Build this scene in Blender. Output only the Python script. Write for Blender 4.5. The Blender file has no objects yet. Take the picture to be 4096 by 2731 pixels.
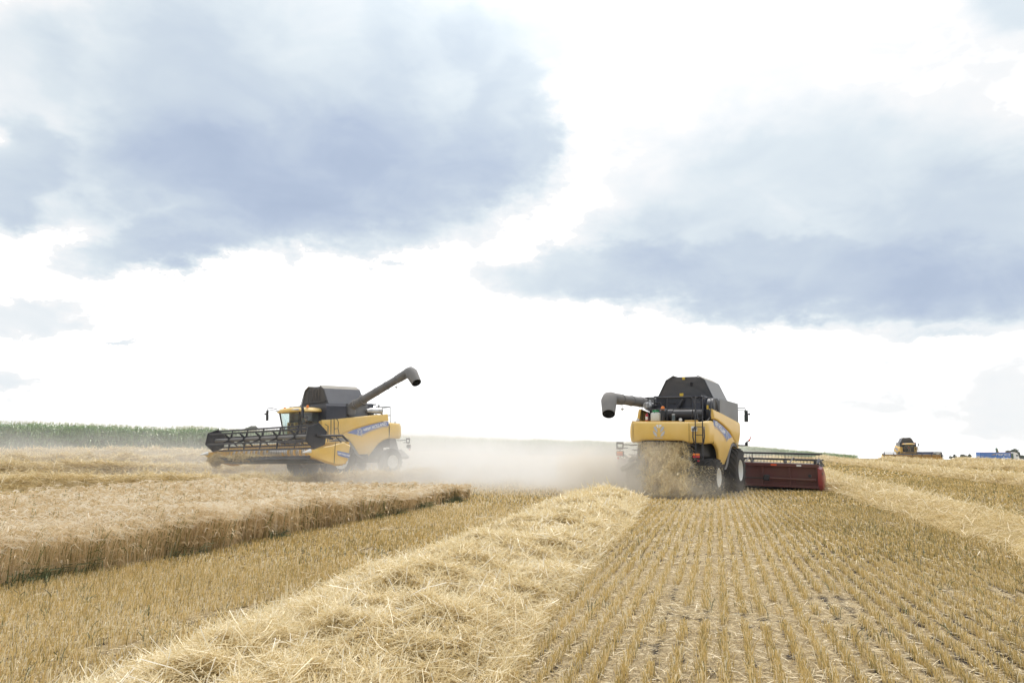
import bpy, bmesh, math, random
import numpy as np
from mathutils import Vector, Matrix, Euler
from math import sin, cos, pi, radians, atan2, sqrt

S = bpy.context.scene
COL = S.collection
rng = np.random.default_rng(7)
random.seed(7)

# ------------------------------------------------------------------ camera
TH = radians(16.44)                 # stubble rows run along world +Y, the lens looks 16.4 degrees left of them
CAMH = 1.70
HOR = 1814.2                        # horizon row of the 4096x2731 photograph
FPX = 2730.67
PITCH = math.atan((HOR - 1365.5) / FPX)
cam = bpy.data.cameras.new('camera')
cam.lens = 24.0
cam.sensor_width = 36.0
cam.clip_start = 0.1
cam.clip_end = 6000
camo = bpy.data.objects.new('camera', cam)
COL.objects.link(camo)
camo.location = (0, 0, CAMH)
camo.rotation_euler = (pi / 2 + PITCH, 0, TH)
S.camera = camo
RIGHT = np.array([cos(TH), sin(TH)])
FWD = np.array([-sin(TH), cos(TH)])


def c2w(X, D):
    return X * RIGHT[0] + D * FWD[0], X * RIGHT[1] + D * FWD[1]


def px2dir(u, v):
    """direction in the world of a point of the 2352x1568 view"""
    x = (u - 1176) / 1568.0
    y = (784 - v) / 1568.0
    f = Vector((-sin(TH) * cos(PITCH), cos(TH) * cos(PITCH), sin(PITCH)))
    r = Vector((cos(TH), sin(TH), 0))
    up = r.cross(f)
    return (f + r * x + up * y).normalized()


# ------------------------------------------------------------------ render, exposure
S.render.engine = 'CYCLES'
S.view_settings.view_transform = 'Standard'
S.view_settings.look = 'None'
EXPO = 0.66                         # exposed for the shaded side of the machines
S.view_settings.exposure = EXPO
S.view_settings.gamma = 1.0
S.cycles.use_denoising = True
S.cycles.max_bounces = 8
S.cycles.diffuse_bounces = 3
S.cycles.glossy_bounces = 3
S.cycles.transmission_bounces = 6
S.cycles.transparent_max_bounces = 12
S.cycles.volume_bounces = 2
S.cycles.volume_max_steps = 128
S.cycles.sample_clamp_indirect = 6.0

# ------------------------------------------------------------------ sky
SUN_AZ_CAM = radians(12)            # degrees right of the lens axis
SUN_EL = radians(60)
sun_az = SUN_AZ_CAM - TH            # clockwise from world +Y
SUND = Vector((sin(sun_az) * cos(SUN_EL), cos(sun_az) * cos(SUN_EL), sin(SUN_EL)))


class NG:
    """small helper to write node maths"""
    def __init__(s, nt):
        s.nt = nt

    def n(s, t, **kw):
        nd = s.nt.nodes.new(t)
        for k, v in kw.items():
            setattr(nd, k, v)
        return nd

    def m(s, op, a, b=None, c=None, clamp=False):
        nd = s.nt.nodes.new('ShaderNodeMath')
        nd.operation = op
        nd.use_clamp = clamp
        for i, v in enumerate((a, b, c)):
            if v is None:
                continue
            if isinstance(v, (int, float)):
                nd.inputs[i].default_value = v
            else:
                s.nt.links.new(v, nd.inputs[i])
        return nd.outputs[0]

    def l(s, a, b):
        s.nt.links.new(a, b)

    def ramp(s, fac, stops, interp='LINEAR'):
        nd = s.nt.nodes.new('ShaderNodeValToRGB')
        cr = nd.color_ramp
        cr.interpolation = interp
        while len(cr.elements) > 1:
            cr.elements.remove(cr.elements[-1])
        for i, (p, c) in enumerate(stops):
            e = cr.elements[0] if i == 0 else cr.elements.new(p)
            e.position = p
            e.color = (*c, 1) if len(c) == 3 else c
        s.nt.links.new(fac, nd.inputs[0])
        return nd.outputs[0]

    def noise(s, vec, scale, detail=4, rough=0.5, dist=0.0, out=0):
        nd = s.nt.nodes.new('ShaderNodeTexNoise')
        nd.inputs['Scale'].default_value = scale
        nd.inputs['Detail'].default_value = detail
        nd.inputs['Roughness'].default_value = rough
        nd.inputs['Distortion'].default_value = dist
        if vec is not None:
            s.nt.links.new(vec, nd.inputs['Vector'])
        return nd.outputs[out]


def make_world():
    w = bpy.data.worlds.new('World')
    S.world = w
    w.use_nodes = True
    nt = w.node_tree
    nt.nodes.clear()
    g = NG(nt)
    tc = g.n('ShaderNodeTexCoord')
    vec = tc.outputs['Generated']
    sep = g.n('ShaderNodeSeparateXYZ')
    g.l(vec, sep.inputs[0])
    x, y, z = sep.outputs
    # clouds laid on a distant upright sheet north-west of the field, warped by noise
    fy = g.m('MAXIMUM', g.m('MULTIPLY_ADD', x, -sin(TH), g.m('MULTIPLY', y, cos(TH))), 0.04)
    az0 = g.m('DIVIDE', g.m('MULTIPLY_ADD', x, cos(TH), g.m('MULTIPLY', y, sin(TH))), fy)
    el0 = g.m('DIVIDE', z, fy)

    def flat(d):
        f = -d.x * sin(TH) + d.y * cos(TH)
        return (d.x * cos(TH) + d.y * sin(TH)) / f, d.z / f
    # noise space stretched so that clouds flatten towards the horizon
    mp = g.n('ShaderNodeMapping')
    mp.inputs['Scale'].default_value = (1, 1, 1.9)
    g.l(vec, mp.inputs[0])
    nc = g.n('ShaderNodeTexNoise')
    nc.inputs['Scale'].default_value = 4.2
    nc.inputs['Detail'].default_value = 7
    nc.inputs['Roughness'].default_value = 0.56
    g.l(mp.outputs[0], nc.inputs['Vector'])
    sc = g.n('ShaderNodeSeparateColor')
    g.l(nc.outputs['Color'], sc.inputs[0])
    WA = 0.20
    nf = g.n('ShaderNodeTexNoise')
    nf.inputs['Scale'].default_value = 15
    nf.inputs['Detail'].default_value = 6
    nf.inputs['Roughness'].default_value = 0.62
    g.l(mp.outputs[0], nf.inputs['Vector'])
    sf = g.n('ShaderNodeSeparateColor')
    g.l(nf.outputs['Color'], sf.inputs[0])
    az0 = g.m('ADD', az0, g.m('MULTIPLY', g.m('SUBTRACT', sf.outputs[0], 0.5), 0.12))
    el0 = g.m('ADD', el0, g.m('MULTIPLY', g.m('SUBTRACT', sf.outputs[1], 0.5), 0.10))
    az = g.m('ADD', az0, g.m('MULTIPLY', g.m('SUBTRACT', sc.outputs[0], 0.5), WA))
    el = g.m('ADD', el0, g.m('MULTIPLY', g.m('SUBTRACT', sc.outputs[1], 0.5), WA * 0.6))
    # (centre x, centre y, radius x, radius y, tilt deg, amount, edge power)
    blobs = [
        # big cloud at the left: broad veil, dark belly, ragged right end
        (660, 170, 520, 330, 0, .14, 10), (300, 120, 220, 200, 0, .06, 6), (660, 400, 560, 130, -3, .22, 6), (720, 330, 360, 170, 0, .14, 4), (800, 450, 360, 80, -2, .14, 4),
        (880, 100, 70, 130, 0, .06, 3), (330, 350, 200, 110, 0, .12, 6), (450, 150, 190, 160, 0, .10, 4),
        (1160, 290, 120, 150, 0, .15, 6), (1150, 60, 120, 120, 0, .10, 6), (850, 540, 170, 45, 0, .16, 5), (1100, 400, 90, 60, 0, .14, 4),
        (40, 400, 105, 110, 0, .30, 6), (60, 150, 120, 150, 0, .13, 5), (90, 480, 90, 22, 0, .10, 4),
        (410, 570, 255, 60, -5, .32, 5), (860, 520, 220, 60, 0, .08, 4), (1230, 280, 50, 110, 0, .10, 4), (450, 600, 180, 36, -3, .14, 5), (60, 730, 170, 34, 0, .13, 4), (300, 797, 36, 8, 0, .14, 3),
        (20, 860, 60, 22, 0, .08, 3), (180, 690, 120, 12, 0, .05, 3), 
        # big cloud at the right: pale top, dark flat base
        (1960, 480, 490, 235, 0, .135, 6), (1960, 630, 560, 85, -1, .22, 6), (2270, 540, 320, 165, 0, .18, 5), (1400, 620, 260, 66, 0, .22, 5), (1560, 560, 240, 90, 0, .07, 4), 
        (1720, 690, 200, 38, 0, .16, 4), (2200, 650, 300, 60, 0, .12, 4), (1850, 330, 420, 110, 0, .04, 4), (1450, 540, 130, 70, 0, .07, 4),
        (2000, 120, 460, 180, 0, .035, 4), (2340, 20, 110, 70, 0, .12, 4), (2200, 745, 120, 14, 0, .12, 3), (2100, 900, 300, 110, 0, .03, 4),
    ]
    tot = None
    for (bx, by, rx, ry, tl, am, pw) in blobs:
        c = px2dir(bx, by)
        ex = px2dir(bx + rx, by)
        ey = px2dir(bx, by - ry)
        ca, ce = flat(c)
        ra = abs(flat(ex)[0] - ca)
        re = abs(flat(ey)[1] - ce)
        da = g.m('SUBTRACT', az, ca)
        de = g.m('SUBTRACT', el, ce)
        t = radians(tl)
        a2 = g.m('MULTIPLY_ADD', da, cos(t) / ra, g.m('MULTIPLY', de, -sin(t) / ra))
        e2 = g.m('MULTIPLY_ADD', da, sin(t) / re, g.m('MULTIPLY', de, cos(t) / re))
        r2 = g.m('ADD', g.m('MULTIPLY', a2, a2), g.m('MULTIPLY', e2, e2))
        v = g.m('MULTIPLY', g.m('EXPONENT', g.m('MULTIPLY', g.m('POWER', r2, pw / 2.0), -0.9)), am)
        tot = v if tot is None else g.m('ADD', tot, v)
    # broken grey cloud over the part of the sky behind and above
    back = g.m('SUBTRACT', 0.15, g.m('ADD', g.m('MULTIPLY', y, cos(TH)), g.m('MULTIPLY', x, -sin(TH))))
    back = g.m('MULTIPLY', back, 2.2, clamp=True)
    nb = g.noise(mp.outputs[0], 2.1, 5, 0.55)
    tot = g.m('ADD', tot, g.m('MULTIPLY', back, g.m('MULTIPLY', g.m('SUBTRACT', nb, 0.36), 0.8)))
    # faint high veil
    tot = g.m('ADD', tot, g.m('MULTIPLY', g.m('SUBTRACT', g.noise(mp.outputs[0], 3.3, 6, .6, .4), .48, clamp=True), .16))
    # internal structure, strongest where there is cloud
    fine = g.noise(mp.outputs[0], 7.5, 9, 0.58, 0.6)
    wide = g.noise(mp.outputs[0], 2.6, 4, 0.5)
    k = g.m('ADD', g.m('MULTIPLY', g.m('SUBTRACT', fine, 0.5), 0.95), g.m('MULTIPLY', g.m('SUBTRACT', wide, 0.5), 0.55))
    amt = g.m('ADD', 0.085, g.m('MULTIPLY', tot, 1.15, clamp=True))
    tot = g.m('ADD', tot, g.m('MULTIPLY', k, amt), clamp=True)
    tot = g.m('SUBTRACT', tot, 0.015)
    def dsp(r, gg, b_):         # sRGB as seen in the sky, before the exposure of the shot
        f_ = lambda c: (((c / 255 + .055) / 1.055) ** 2.4) / (2 ** EXPO)
        return (f_(r), f_(gg), f_(b_))
    colr = g.ramp(tot, [(0.0, (1.0, 1.0, 1.0)), (.03, dsp(253, 254, 255)), (.06, dsp(246, 250, 253)), (.15, dsp(228, 238, 245)), (.27, dsp(212, 224, 236)),
                        (.42, dsp(200, 213, 230)), (.60, dsp(188, 202, 224)), (.85, dsp(178, 193, 217)), (1.0, dsp(172, 187, 212))])
    # brighter veil round the sun
    dt = g.n('ShaderNodeVectorMath', operation='DOT_PRODUCT')
    g.l(vec, dt.inputs[0])
    dt.inputs[1].default_value = SUND
    glow = g.m('POWER', g.m('MAXIMUM', dt.outputs['Value'], 0.0), 14)
    stren = g.m('ADD', 1.0, g.m('MULTIPLY', glow, 0.9))
    # clear-air sky shows faintly through the thinnest cloud
    sky = g.n('ShaderNodeTexSky', sky_type='NISHITA')
    sky.sun_disc = False
    sky.sun_elevation = SUN_EL
    sky.sun_rotation = sun_az
    bg1 = g.n('ShaderNodeBackground')
    g.l(sky.outputs[0], bg1.inputs[0])
    bg1.inputs[1].default_value = 0.05
    bg2 = g.n('ShaderNodeBackground')
    g.l(colr, bg2.inputs[0])
    g.l(g.m('MULTIPLY', stren, 0.97), bg2.inputs[1])
    add = g.n('ShaderNodeAddShader')
    mixs = g.n('ShaderNodeMixShader')
    mixs.inputs[0].default_value = 0.96
    g.l(bg1.outputs[0], mixs.inputs[1])
    g.l(bg2.outputs[0], mixs.inputs[2])
    out = g.n('ShaderNodeOutputWorld')
    g.l(mixs.outputs[0], out.inputs[0])
    nt.nodes.remove(add)
    w.cycles.sampling_method = 'MANUAL'
    w.cycles.sample_map_resolution = 512


make_world()
sun = bpy.data.lights.new('sun', 'SUN')
sun.energy = 1.3
sun.angle = radians(14)
sun.color = (1.0, 0.965, 0.92)
suno = bpy.data.objects.new('sun', sun)
COL.objects.link(suno)
suno.rotation_euler = SUND.to_track_quat('Z', 'Y').to_euler()
suno.location = (0, 0, 60)

# ------------------------------------------------------------------ helpers


def tag(o, label=None, cat=None, group=None, kind=None):
    if label:
        o['label'] = label
    if cat:
        o['category'] = cat
    if group:
        o['group'] = group
    if kind:
        o['kind'] = kind
    return o


def empty(name, loc=(0, 0, 0), parent=None):
    o = bpy.data.objects.new(name, None)
    COL.objects.link(o)
    o.location = loc
    o.empty_display_size = 0.3
    if parent:
        o.parent = parent
    return o


class MB:
    """collects shapes into one mesh"""
    def __init__(s):
        s.v = []
        s.f = []
        s.mi = []
        s.cur = 0

    def add(s, vs, fs):
        b = len(s.v)
        s.v.extend([tuple(p) for p in vs])
        for f in fs:
            s.f.append(tuple(b + i for i in f))
            s.mi.append(s.cur)
        return s

    def box(s, c, d, R=None, bev=0.0):
        hx, hy, hz = d[0] / 2, d[1] / 2, d[2] / 2
        b = min(bev, hx * .9, hy * .9, hz * .9)
        M = R if R is not None else Matrix.Identity(3)
        c = Vector(c)
        if b <= 0:
            vs = [c + M @ Vector((x * hx, y * hy, z * hz)) for x in (-1, 1) for y in (-1, 1) for z in (-1, 1)]
            return s.add(vs, [(0, 1, 3, 2), (4, 6, 7, 5), (0, 4, 5, 1), (2, 3, 7, 6), (0, 2, 6, 4), (1, 5, 7, 3)])
        vs, idx = [], {}
        for x in (-1, 1):
            for y in (-1, 1):
                for z in (-1, 1):
                    for a in range(3):
                        p = [x * (hx - b), y * (hy - b), z * (hz - b)]
                        p[a] = (x, y, z)[a] * (hx, hy, hz)[a]
                        idx[(x, y, z, a)] = len(vs)
                        vs.append(c + M @ Vector(p))
        fs = []
        for a in range(3):
            o = [i for i in range(3) if i != a]
            for sg in (-1, 1):
                q = []
                for (p1, p2) in ((-1, -1), (1, -1), (1, 1), (-1, 1)):
                    k = [0, 0, 0]
                    k[a] = sg
                    k[o[0]] = p1
                    k[o[1]] = p2
                    q.append(idx[(*k, a)])
                fs.append(tuple(q if sg * (1 if a != 1 else -1) > 0 else q[::-1]))
        for a in range(3):                      # edges
            o = [i for i in range(3) if i != a]
            for p1 in (-1, 1):
                for p2 in (-1, 1):
                    def K(sa, ax):
                        k = [0, 0, 0]
                        k[a] = sa
                        k[o[0]] = p1
                        k[o[1]] = p2
                        return idx[(*k, ax)]
                    fs.append((K(-1, o[0]), K(1, o[0]), K(1, o[1]), K(-1, o[1])))
        for x in (-1, 1):
            for y in (-1, 1):
                for z in (-1, 1):
                    fs.append(tuple(idx[(x, y, z, a)] for a in range(3)))
        return s.add(vs, fs)

    def cyl(s, p0, p1, r0, r1=None, n=16, caps=True):
        r1 = r0 if r1 is None else r1
        p0, p1 = Vector(p0), Vector(p1)
        d = (p1 - p0).normalized()
        a = d.orthogonal().normalized()
        b = d.cross(a)
        vs = []
        for p, r in ((p0, r0), (p1, r1)):
            for i in range(n):
                t = 2 * pi * i / n
                vs.append(p + (a * cos(t) + b * sin(t)) * r)
        fs = [(i, (i + 1) % n, n + (i + 1) % n, n + i) for i in range(n)]
        if caps:
            fs.append(tuple(range(n))[::-1])
            fs.append(tuple(range(n, 2 * n)))
        return s.add(vs, fs)

    def tube(s, pts, r, n=8, closed=False):
        pts = [Vector(p) for p in pts]
        m = len(pts)
        vs, fs = [], []
        prev = None
        for i, p in enumerate(pts):
            if closed:
                d = (pts[(i + 1) % m] - pts[i - 1]).normalized()
            else:
                d = ((pts[min(i + 1, m - 1)] - pts[max(i - 1, 0)])).normalized()
            if prev is None:
                a = d.orthogonal().normalized()
            else:
                a = (prev - d * prev.dot(d)).normalized()
            prev = a
            b = d.cross(a)
            rr = r[i] if isinstance(r, (list, tuple)) else r
            for k in range(n):
                t = 2 * pi * k / n
                vs.append(p + (a * cos(t) + b * sin(t)) * rr)
        last = m if closed else m - 1
        for i in range(last):
            j = (i + 1) % m
            for k in range(n):
                fs.append((i * n + k, i * n + (k + 1) % n, j * n + (k + 1) % n, j * n + k))
        if not closed:
            fs.append(tuple(range(n))[::-1])
            fs.append(tuple(range((m - 1) * n, m * n)))
        return s.add(vs, fs)

    def prism(s, poly, a0, a1, axis='x'):
        """poly of 2-D points extruded along axis; 'x': (y,z), 'y': (x,z), 'z': (x,y)"""
        def P(p, a):
            return {'x': (a, p[0], p[1]), 'y': (p[0], a, p[1]), 'z': (p[0], p[1], a)}[axis]
        n = len(poly)
        vs = [P(p, a0) for p in poly] + [P(p, a1) for p in poly]
        fs = [(i, (i + 1) % n, n + (i + 1) % n, n + i) for i in range(n)]
        fs += [tuple(range(n))[::-1], tuple(range(n, 2 * n))]
        return s.add(vs, fs)

    def lathe(s, prof, c=(0, 0, 0), axis='x', n=32):
        """prof: (along, radius) points; closed loop not needed"""
        vs, fs = [], []
        for (a, r) in prof:
            for k in range(n):
                t = 2 * pi * k / n
                u, v = r * cos(t), r * sin(t)
                p = {'x': (a, u, v), 'y': (u, a, v), 'z': (u, v, a)}[axis]
                vs.append((p[0] + c[0], p[1] + c[1], p[2] + c[2]))
        for i in range(len(prof) - 1):
            for k in range(n):
                fs.append((i * n + k, i * n + (k + 1) % n, (i + 1) * n + (k + 1) % n, (i + 1) * n + k))
        return s.add(vs, fs)

    def grid(s, rows):
        """rows: list of equally long lists of points"""
        m, n = len(rows), len(rows[0])
        vs = [p for r in rows for p in r]
        fs = [(i * n + j, i * n + j + 1, (i + 1) * n + j + 1, (i + 1) * n + j) for i in range(m - 1) for j in range(n - 1)]
        return s.add(vs, fs)

    def build(s, name, mat, parent=None, smooth=40, loc=None, fix=True):
        me = bpy.data.meshes.new(name)
        me.from_pydata(s.v, [], s.f)
        mats = mat if isinstance(mat, (list, tuple)) else [mat]
        for m in mats:
            me.materials.append(m)
        if len(mats) > 1:
            me.polygons.foreach_set('material_index', s.mi)
        if fix:
            bm = bmesh.new()
            bm.from_mesh(me)
            bmesh.ops.recalc_face_normals(bm, faces=bm.faces)
            bm.to_mesh(me)
            bm.free()
        if smooth:
            me.polygons.foreach_set('use_smooth', [True] * len(me.polygons))
            me.set_sharp_from_angle(angle=radians(smooth))
        me.update()
        o = bpy.data.objects.new(name, me)
        COL.objects.link(o)
        if parent:
            o.parent = parent
        if loc:
            o.location = loc
        return o


def raw_mesh(name, V, F, mat, tint=None, smooth=False, parent=None):
    """V (n,3), F (m,4) or (m,3); tint per vertex"""
    me = bpy.data.meshes.new(name)
    V = np.ascontiguousarray(V, dtype=np.float32)
    F = np.ascontiguousarray(F, dtype=np.int32)
    k = F.shape[1]
    me.vertices.add(len(V))
    me.vertices.foreach_set('co', V.ravel())
    me.loops.add(F.size)
    me.loops.foreach_set('vertex_index', F.ravel())
    me.polygons.add(len(F))
    me.polygons.foreach_set('loop_start', np.arange(0, F.size, k, dtype=np.int32))
    me.polygons.foreach_set('loop_total', np.full(len(F), k, dtype=np.int32))
    if smooth:
        me.polygons.foreach_set('use_smooth', np.ones(len(F), dtype=bool))
    if tint is not None:
        a = me.attributes.new('tint', 'FLOAT', 'POINT')
        a.data.foreach_set('value', np.ascontiguousarray(tint, dtype=np.float32))
    me.update(calc_edges=True)
    me.materials.append(mat)
    o = bpy.data.objects.new(name, me)
    COL.objects.link(o)
    if parent:
        o.parent = parent
    return o


def ribbons(paths, width, tint, face=None):
    """paths (n,k,3): k points along each blade; width (n,) or (n,k); returns V,F,T"""
    n, k, _ = paths.shape
    d = paths[:, -1] - paths[:, 0]
    d /= np.linalg.norm(d, axis=1, keepdims=True) + 1e-9
    r = rng.normal(size=(n, 3)) if face is None else face
    s = np.cross(d, r)
    s /= np.linalg.norm(s, axis=1, keepdims=True) + 1e-9
    w = width if np.ndim(width) == 2 else np.repeat(np.reshape(width, (-1, 1)), k, 1)
    off = s[:, None, :] * w[:, :, None] * 0.5
    V = np.stack([paths - off, paths + off], axis=2).reshape(n * k * 2, 3)
    b = (np.arange(n) * k * 2)[:, None]
    q = np.array([[2 * i, 2 * i + 1, 2 * i + 3, 2 * i + 2] for i in range(k - 1)])
    F = (b[:, :, None] + q[None]).reshape(-1, 4)
    T = np.repeat(tint, k * 2)
    return V, F, T


def merge(parts):
    Vs, Fs, Ts = [], [], []
    b = 0
    for V, F, T in parts:
        Vs.append(V)
        Fs.append(F + b)
        Ts.append(T)
        b += len(V)
    return np.concatenate(Vs), np.concatenate(Fs), np.concatenate(Ts)


def vnoise(x, y, seed=0):
    """cheap smooth value noise, -1..1"""
    xi, yi = np.floor(x).astype(np.int64), np.floor(y).astype(np.int64)
    xf, yf = x - xi, y - yi

    def h(a, b):
        n = (a * 374761393 + b * 668265263 + seed * 982451653) & 0x7fffffff
        n = ((n ^ (n >> 13)) * 1274126177) & 0x7fffffff
        return (n & 0xffff) / 32767.5 - 1.0
    u, v = xf * xf * (3 - 2 * xf), yf * yf * (3 - 2 * yf)
    return (h(xi, yi) * (1 - u) + h(xi + 1, yi) * u) * (1 - v) + (h(xi, yi + 1) * (1 - u) + h(xi + 1, yi + 1) * u) * v


def fbm(x, y, seed=0, o=4):
    t, a = 0, 0.5
    for i in range(o):
        t = t + a * vnoise(x, y, seed + i)
        x, y, a = x * 2.03, y * 2.03, a * .5
    return t


# ------------------------------------------------------------------ materials
MATS = {}


def pm(name, col, rough=0.5, metal=0.0, dust=0.0, bump=0.0, spec=0.5, nscale=3.0, dustcol=(.42, .36, .27), coat=0.0, var=0.08):
    """painted or plain surface with mottling, settled dust and a little bump"""
    m = bpy.data.materials.new(name)
    m.use_nodes = True
    g = NG(m.node_tree)
    b = m.node_tree.nodes['Principled BSDF']
    tc = g.n('ShaderNodeTexCoord')
    v = tc.outputs['Object']
    n1 = g.noise(v, nscale, 6, 0.6)
    n2 = g.noise(v, nscale * 0.35, 3, 0.5)
    c0 = tuple(max(0, c * (1 - var)) for c in col)
    c1 = tuple(min(1, c * (1 + var)) for c in col)
    base = g.ramp(n1, [(.3, c0), (.7, c1)])
    if dust > 0:
        mx = g.n('ShaderNodeMix', data_type='RGBA')
        geo = g.n('ShaderNodeNewGeometry')
        sp = g.n('ShaderNodeSeparateXYZ')
        g.l(geo.outputs['Normal'], sp.inputs[0])
        up = g.m('MULTIPLY', g.m('MAXIMUM', sp.outputs[2], 0.0), 0.5)
        f = g.m('ADD', g.m('MULTIPLY', g.m('SUBTRACT', g.m('ADD', n2, g.m('MULTIPLY', n1, .6)), .55), 2.2, clamp=True), up)
        f = g.m('MULTIPLY', f, dust, clamp=True)
        g.l(f, mx.inputs['Factor'])
        g.l(base, mx.inputs['A'])
        mx.inputs['B'].default_value = (*dustcol, 1)
        base = mx.outputs['Result']
        g.l(g.m('ADD', rough, g.m('MULTIPLY', f, 0.5), clamp=True), b.inputs['Roughness'])
    else:
        b.inputs['Roughness'].default_value = rough
    g.l(base, b.inputs['Base Color'])
    b.inputs['Metallic'].default_value = metal
    b.inputs['Specular IOR Level'].default_value = spec
    b.inputs['Coat Weight'].default_value = coat
    if bump > 0:
        bp = g.n('ShaderNodeBump')
        bp.inputs['Strength'].default_value = bump
        bp.inputs['Distance'].default_value = 0.02
        g.l(g.noise(v, nscale * 8, 4, 0.6), bp.inputs['Height'])
        g.l(bp.outputs[0], b.inputs['Normal'])
    MATS[name] = m
    return m


def straw_mat(name, stops, trans=0.35, rough=0.6, gloss=0.04):
    """blades coloured by their own random tint; thin enough to let light through"""
    m = bpy.data.materials.new(name)
    m.use_nodes = True
    nt = m.node_tree
    nt.nodes.clear()
    g = NG(nt)
    at = g.n('ShaderNodeAttribute', attribute_name='tint')
    c = g.ramp(at.outputs['Fac'], stops)
    d = g.n('ShaderNodeBsdfDiffuse')
    t = g.n('ShaderNodeBsdfTranslucent')
    g.l(c, d.inputs[0])
    g.l(c, t.inputs[0])
    mx = g.n('ShaderNodeMixShader')
    mx.inputs[0].default_value = trans
    g.l(d.outputs[0], mx.inputs[1])
    g.l(t.outputs[0], mx.inputs[2])
    gl = g.n('ShaderNodeBsdfGlossy')
    gl.inputs['Roughness'].default_value = 0.35
    gl.inputs['Color'].default_value = (1, .97, .9, 1)
    m2 = g.n('ShaderNodeMixShader')
    m2.inputs[0].default_value = gloss
    g.l(mx.outputs[0], m2.inputs[1])
    g.l(gl.outputs[0], m2.inputs[2])
    o = g.n('ShaderNodeOutputMaterial')
    g.l(m2.outputs[0], o.inputs[0])
    MATS[name] = m
    return m


YEL = pm('yellow_paint', (.82, .51, .07), .38, dust=.40, spec=.5, nscale=1.6, dustcol=(.60, .49, .31), coat=.12, var=.07)
YELCLEAN = pm('yellow_steel', (.66, .37, .03), .4, dust=.3, nscale=3, dustcol=(.5, .38, .2))
BLK = pm('black_steel', (.014, .017, .027), .42, dust=.22, nscale=2.5, dustcol=(.13, .115, .10), var=.2)
NAVY = pm('dark_blue_panel', (.015, .021, .043), .34, dust=.20, nscale=1.3, dustcol=(.14, .13, .125), var=.2)
TANK = pm('tank_sheet', (.020, .021, .027), .42, dust=.65, nscale=1.2, dustcol=(.12, .10, .085), var=.25, spec=.6)
SHEENP = pm('sheen_grey_panel', (.15, .16, .18), .4, dust=.5, nscale=1.2, dustcol=(.24, .23, .21), var=.1)  # dark blue-grey paint, lightened: sheen of the sky is put into the colour
AUGG = pm('auger_grey', (.13, .135, .145), .45, dust=.6, nscale=2.0, dustcol=(.24, .22, .20), var=.12)
SILV = pm('bare_metal', (.55, .56, .58), .32, metal=.7, dust=.4, nscale=3, dustcol=(.4, .36, .3))
RUB = pm('rubber', (.022, .023, .027), .7, dust=.55, bump=.3, nscale=3, dustcol=(.085, .075, .065), var=.2)
WHT = pm('white_rim', (.78, .79, .78), .45, dust=.3, nscale=3, dustcol=(.6, .56, .48), var=.03)
REDP = pm('maroon_paint', (.13, .020, .028), .5, dust=.75, nscale=1.0, dustcol=(.13, .075, .06), var=.15)
REDC = pm('red_cover', (.24, .020, .032), .3, dust=.25, nscale=1.5, dustcol=(.3, .12, .1), var=.08, coat=.2)
BLUE = pm('blue_decal', (.12, .19, .46), .4, dust=.2, nscale=3, dustcol=(.4, .38, .4))
DWHT = pm('white_decal', (.80, .80, .80), .45, nscale=5, var=.03)
DGRY = pm('silver_decal', (.50, .51, .54), .4, nscale=5, var=.08)
SEAM = pm('seam_gap', (.16, .09, .02), .7, nscale=5)
ORG = pm('orange_lens', (.85, .22, .02), .25, nscale=6, var=.05)
REDL = pm('red_lens', (.50, .02, .03), .25, nscale=6, var=.1)
ORR = pm('orange_reflector', (.85, .10, .02), .4, nscale=6)
PLW = pm('white_plastic', (.72, .73, .70), .5, dust=.3, nscale=5, dustcol=(.5, .46, .38), var=.04)
GRN = pm('green_plastic', (.03, .30, .12), .45, nscale=5)
LAMP = pm('lamp_glass', (.62, .64, .67), .2, nscale=8, var=.15)
STICK = pm('yellow_sticker', (.62, .42, .03), .5, nscale=30, var=.35)
MIRR = pm('mirror_glass', (.10, .12, .12), .08, metal=.3, nscale=4)
TEAL = pm('interior_grey', (.05, .05, .055), .8, nscale=3)
SKIN = pm('skin', (.52, .30, .20), .55, nscale=6, var=.06)
SHIRT = pm('brown_shirt', (.10, .06, .04), .9, nscale=8, var=.2, bump=.2)
REDSH = pm('red_shirt', (.35, .03, .03), .9, nscale=8, var=.2)
HAIR = pm('dark_hair', (.03, .02, .015), .8, nscale=20, var=.3)
TRW = pm('truck_white', (.78, .80, .82), .35, dust=.15, nscale=1.5, var=.03)
TRB = pm('trailer_blue', (.025, .16, .56), .45, dust=.15, nscale=1.5, dustcol=(.3, .35, .45), var=.05)
TRBD = pm('trailer_navy', (.04, .075, .24), .5, dust=.2, nscale=1.5, dustcol=(.25, .27, .35), var=.1)
TRR = pm('trailer_red_edge', (.30, .03, .04), .5, nscale=3)
DGRN = pm('dark_green_steel', (.03, .10, .07), .5, nscale=3)
OCH = pm('ochre_steel', (.42, .30, .10), .5, dust=.3, nscale=3)
BARK = pm('bark', (.07, .055, .04), .9, nscale=10, var=.3, bump=.5)


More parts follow.
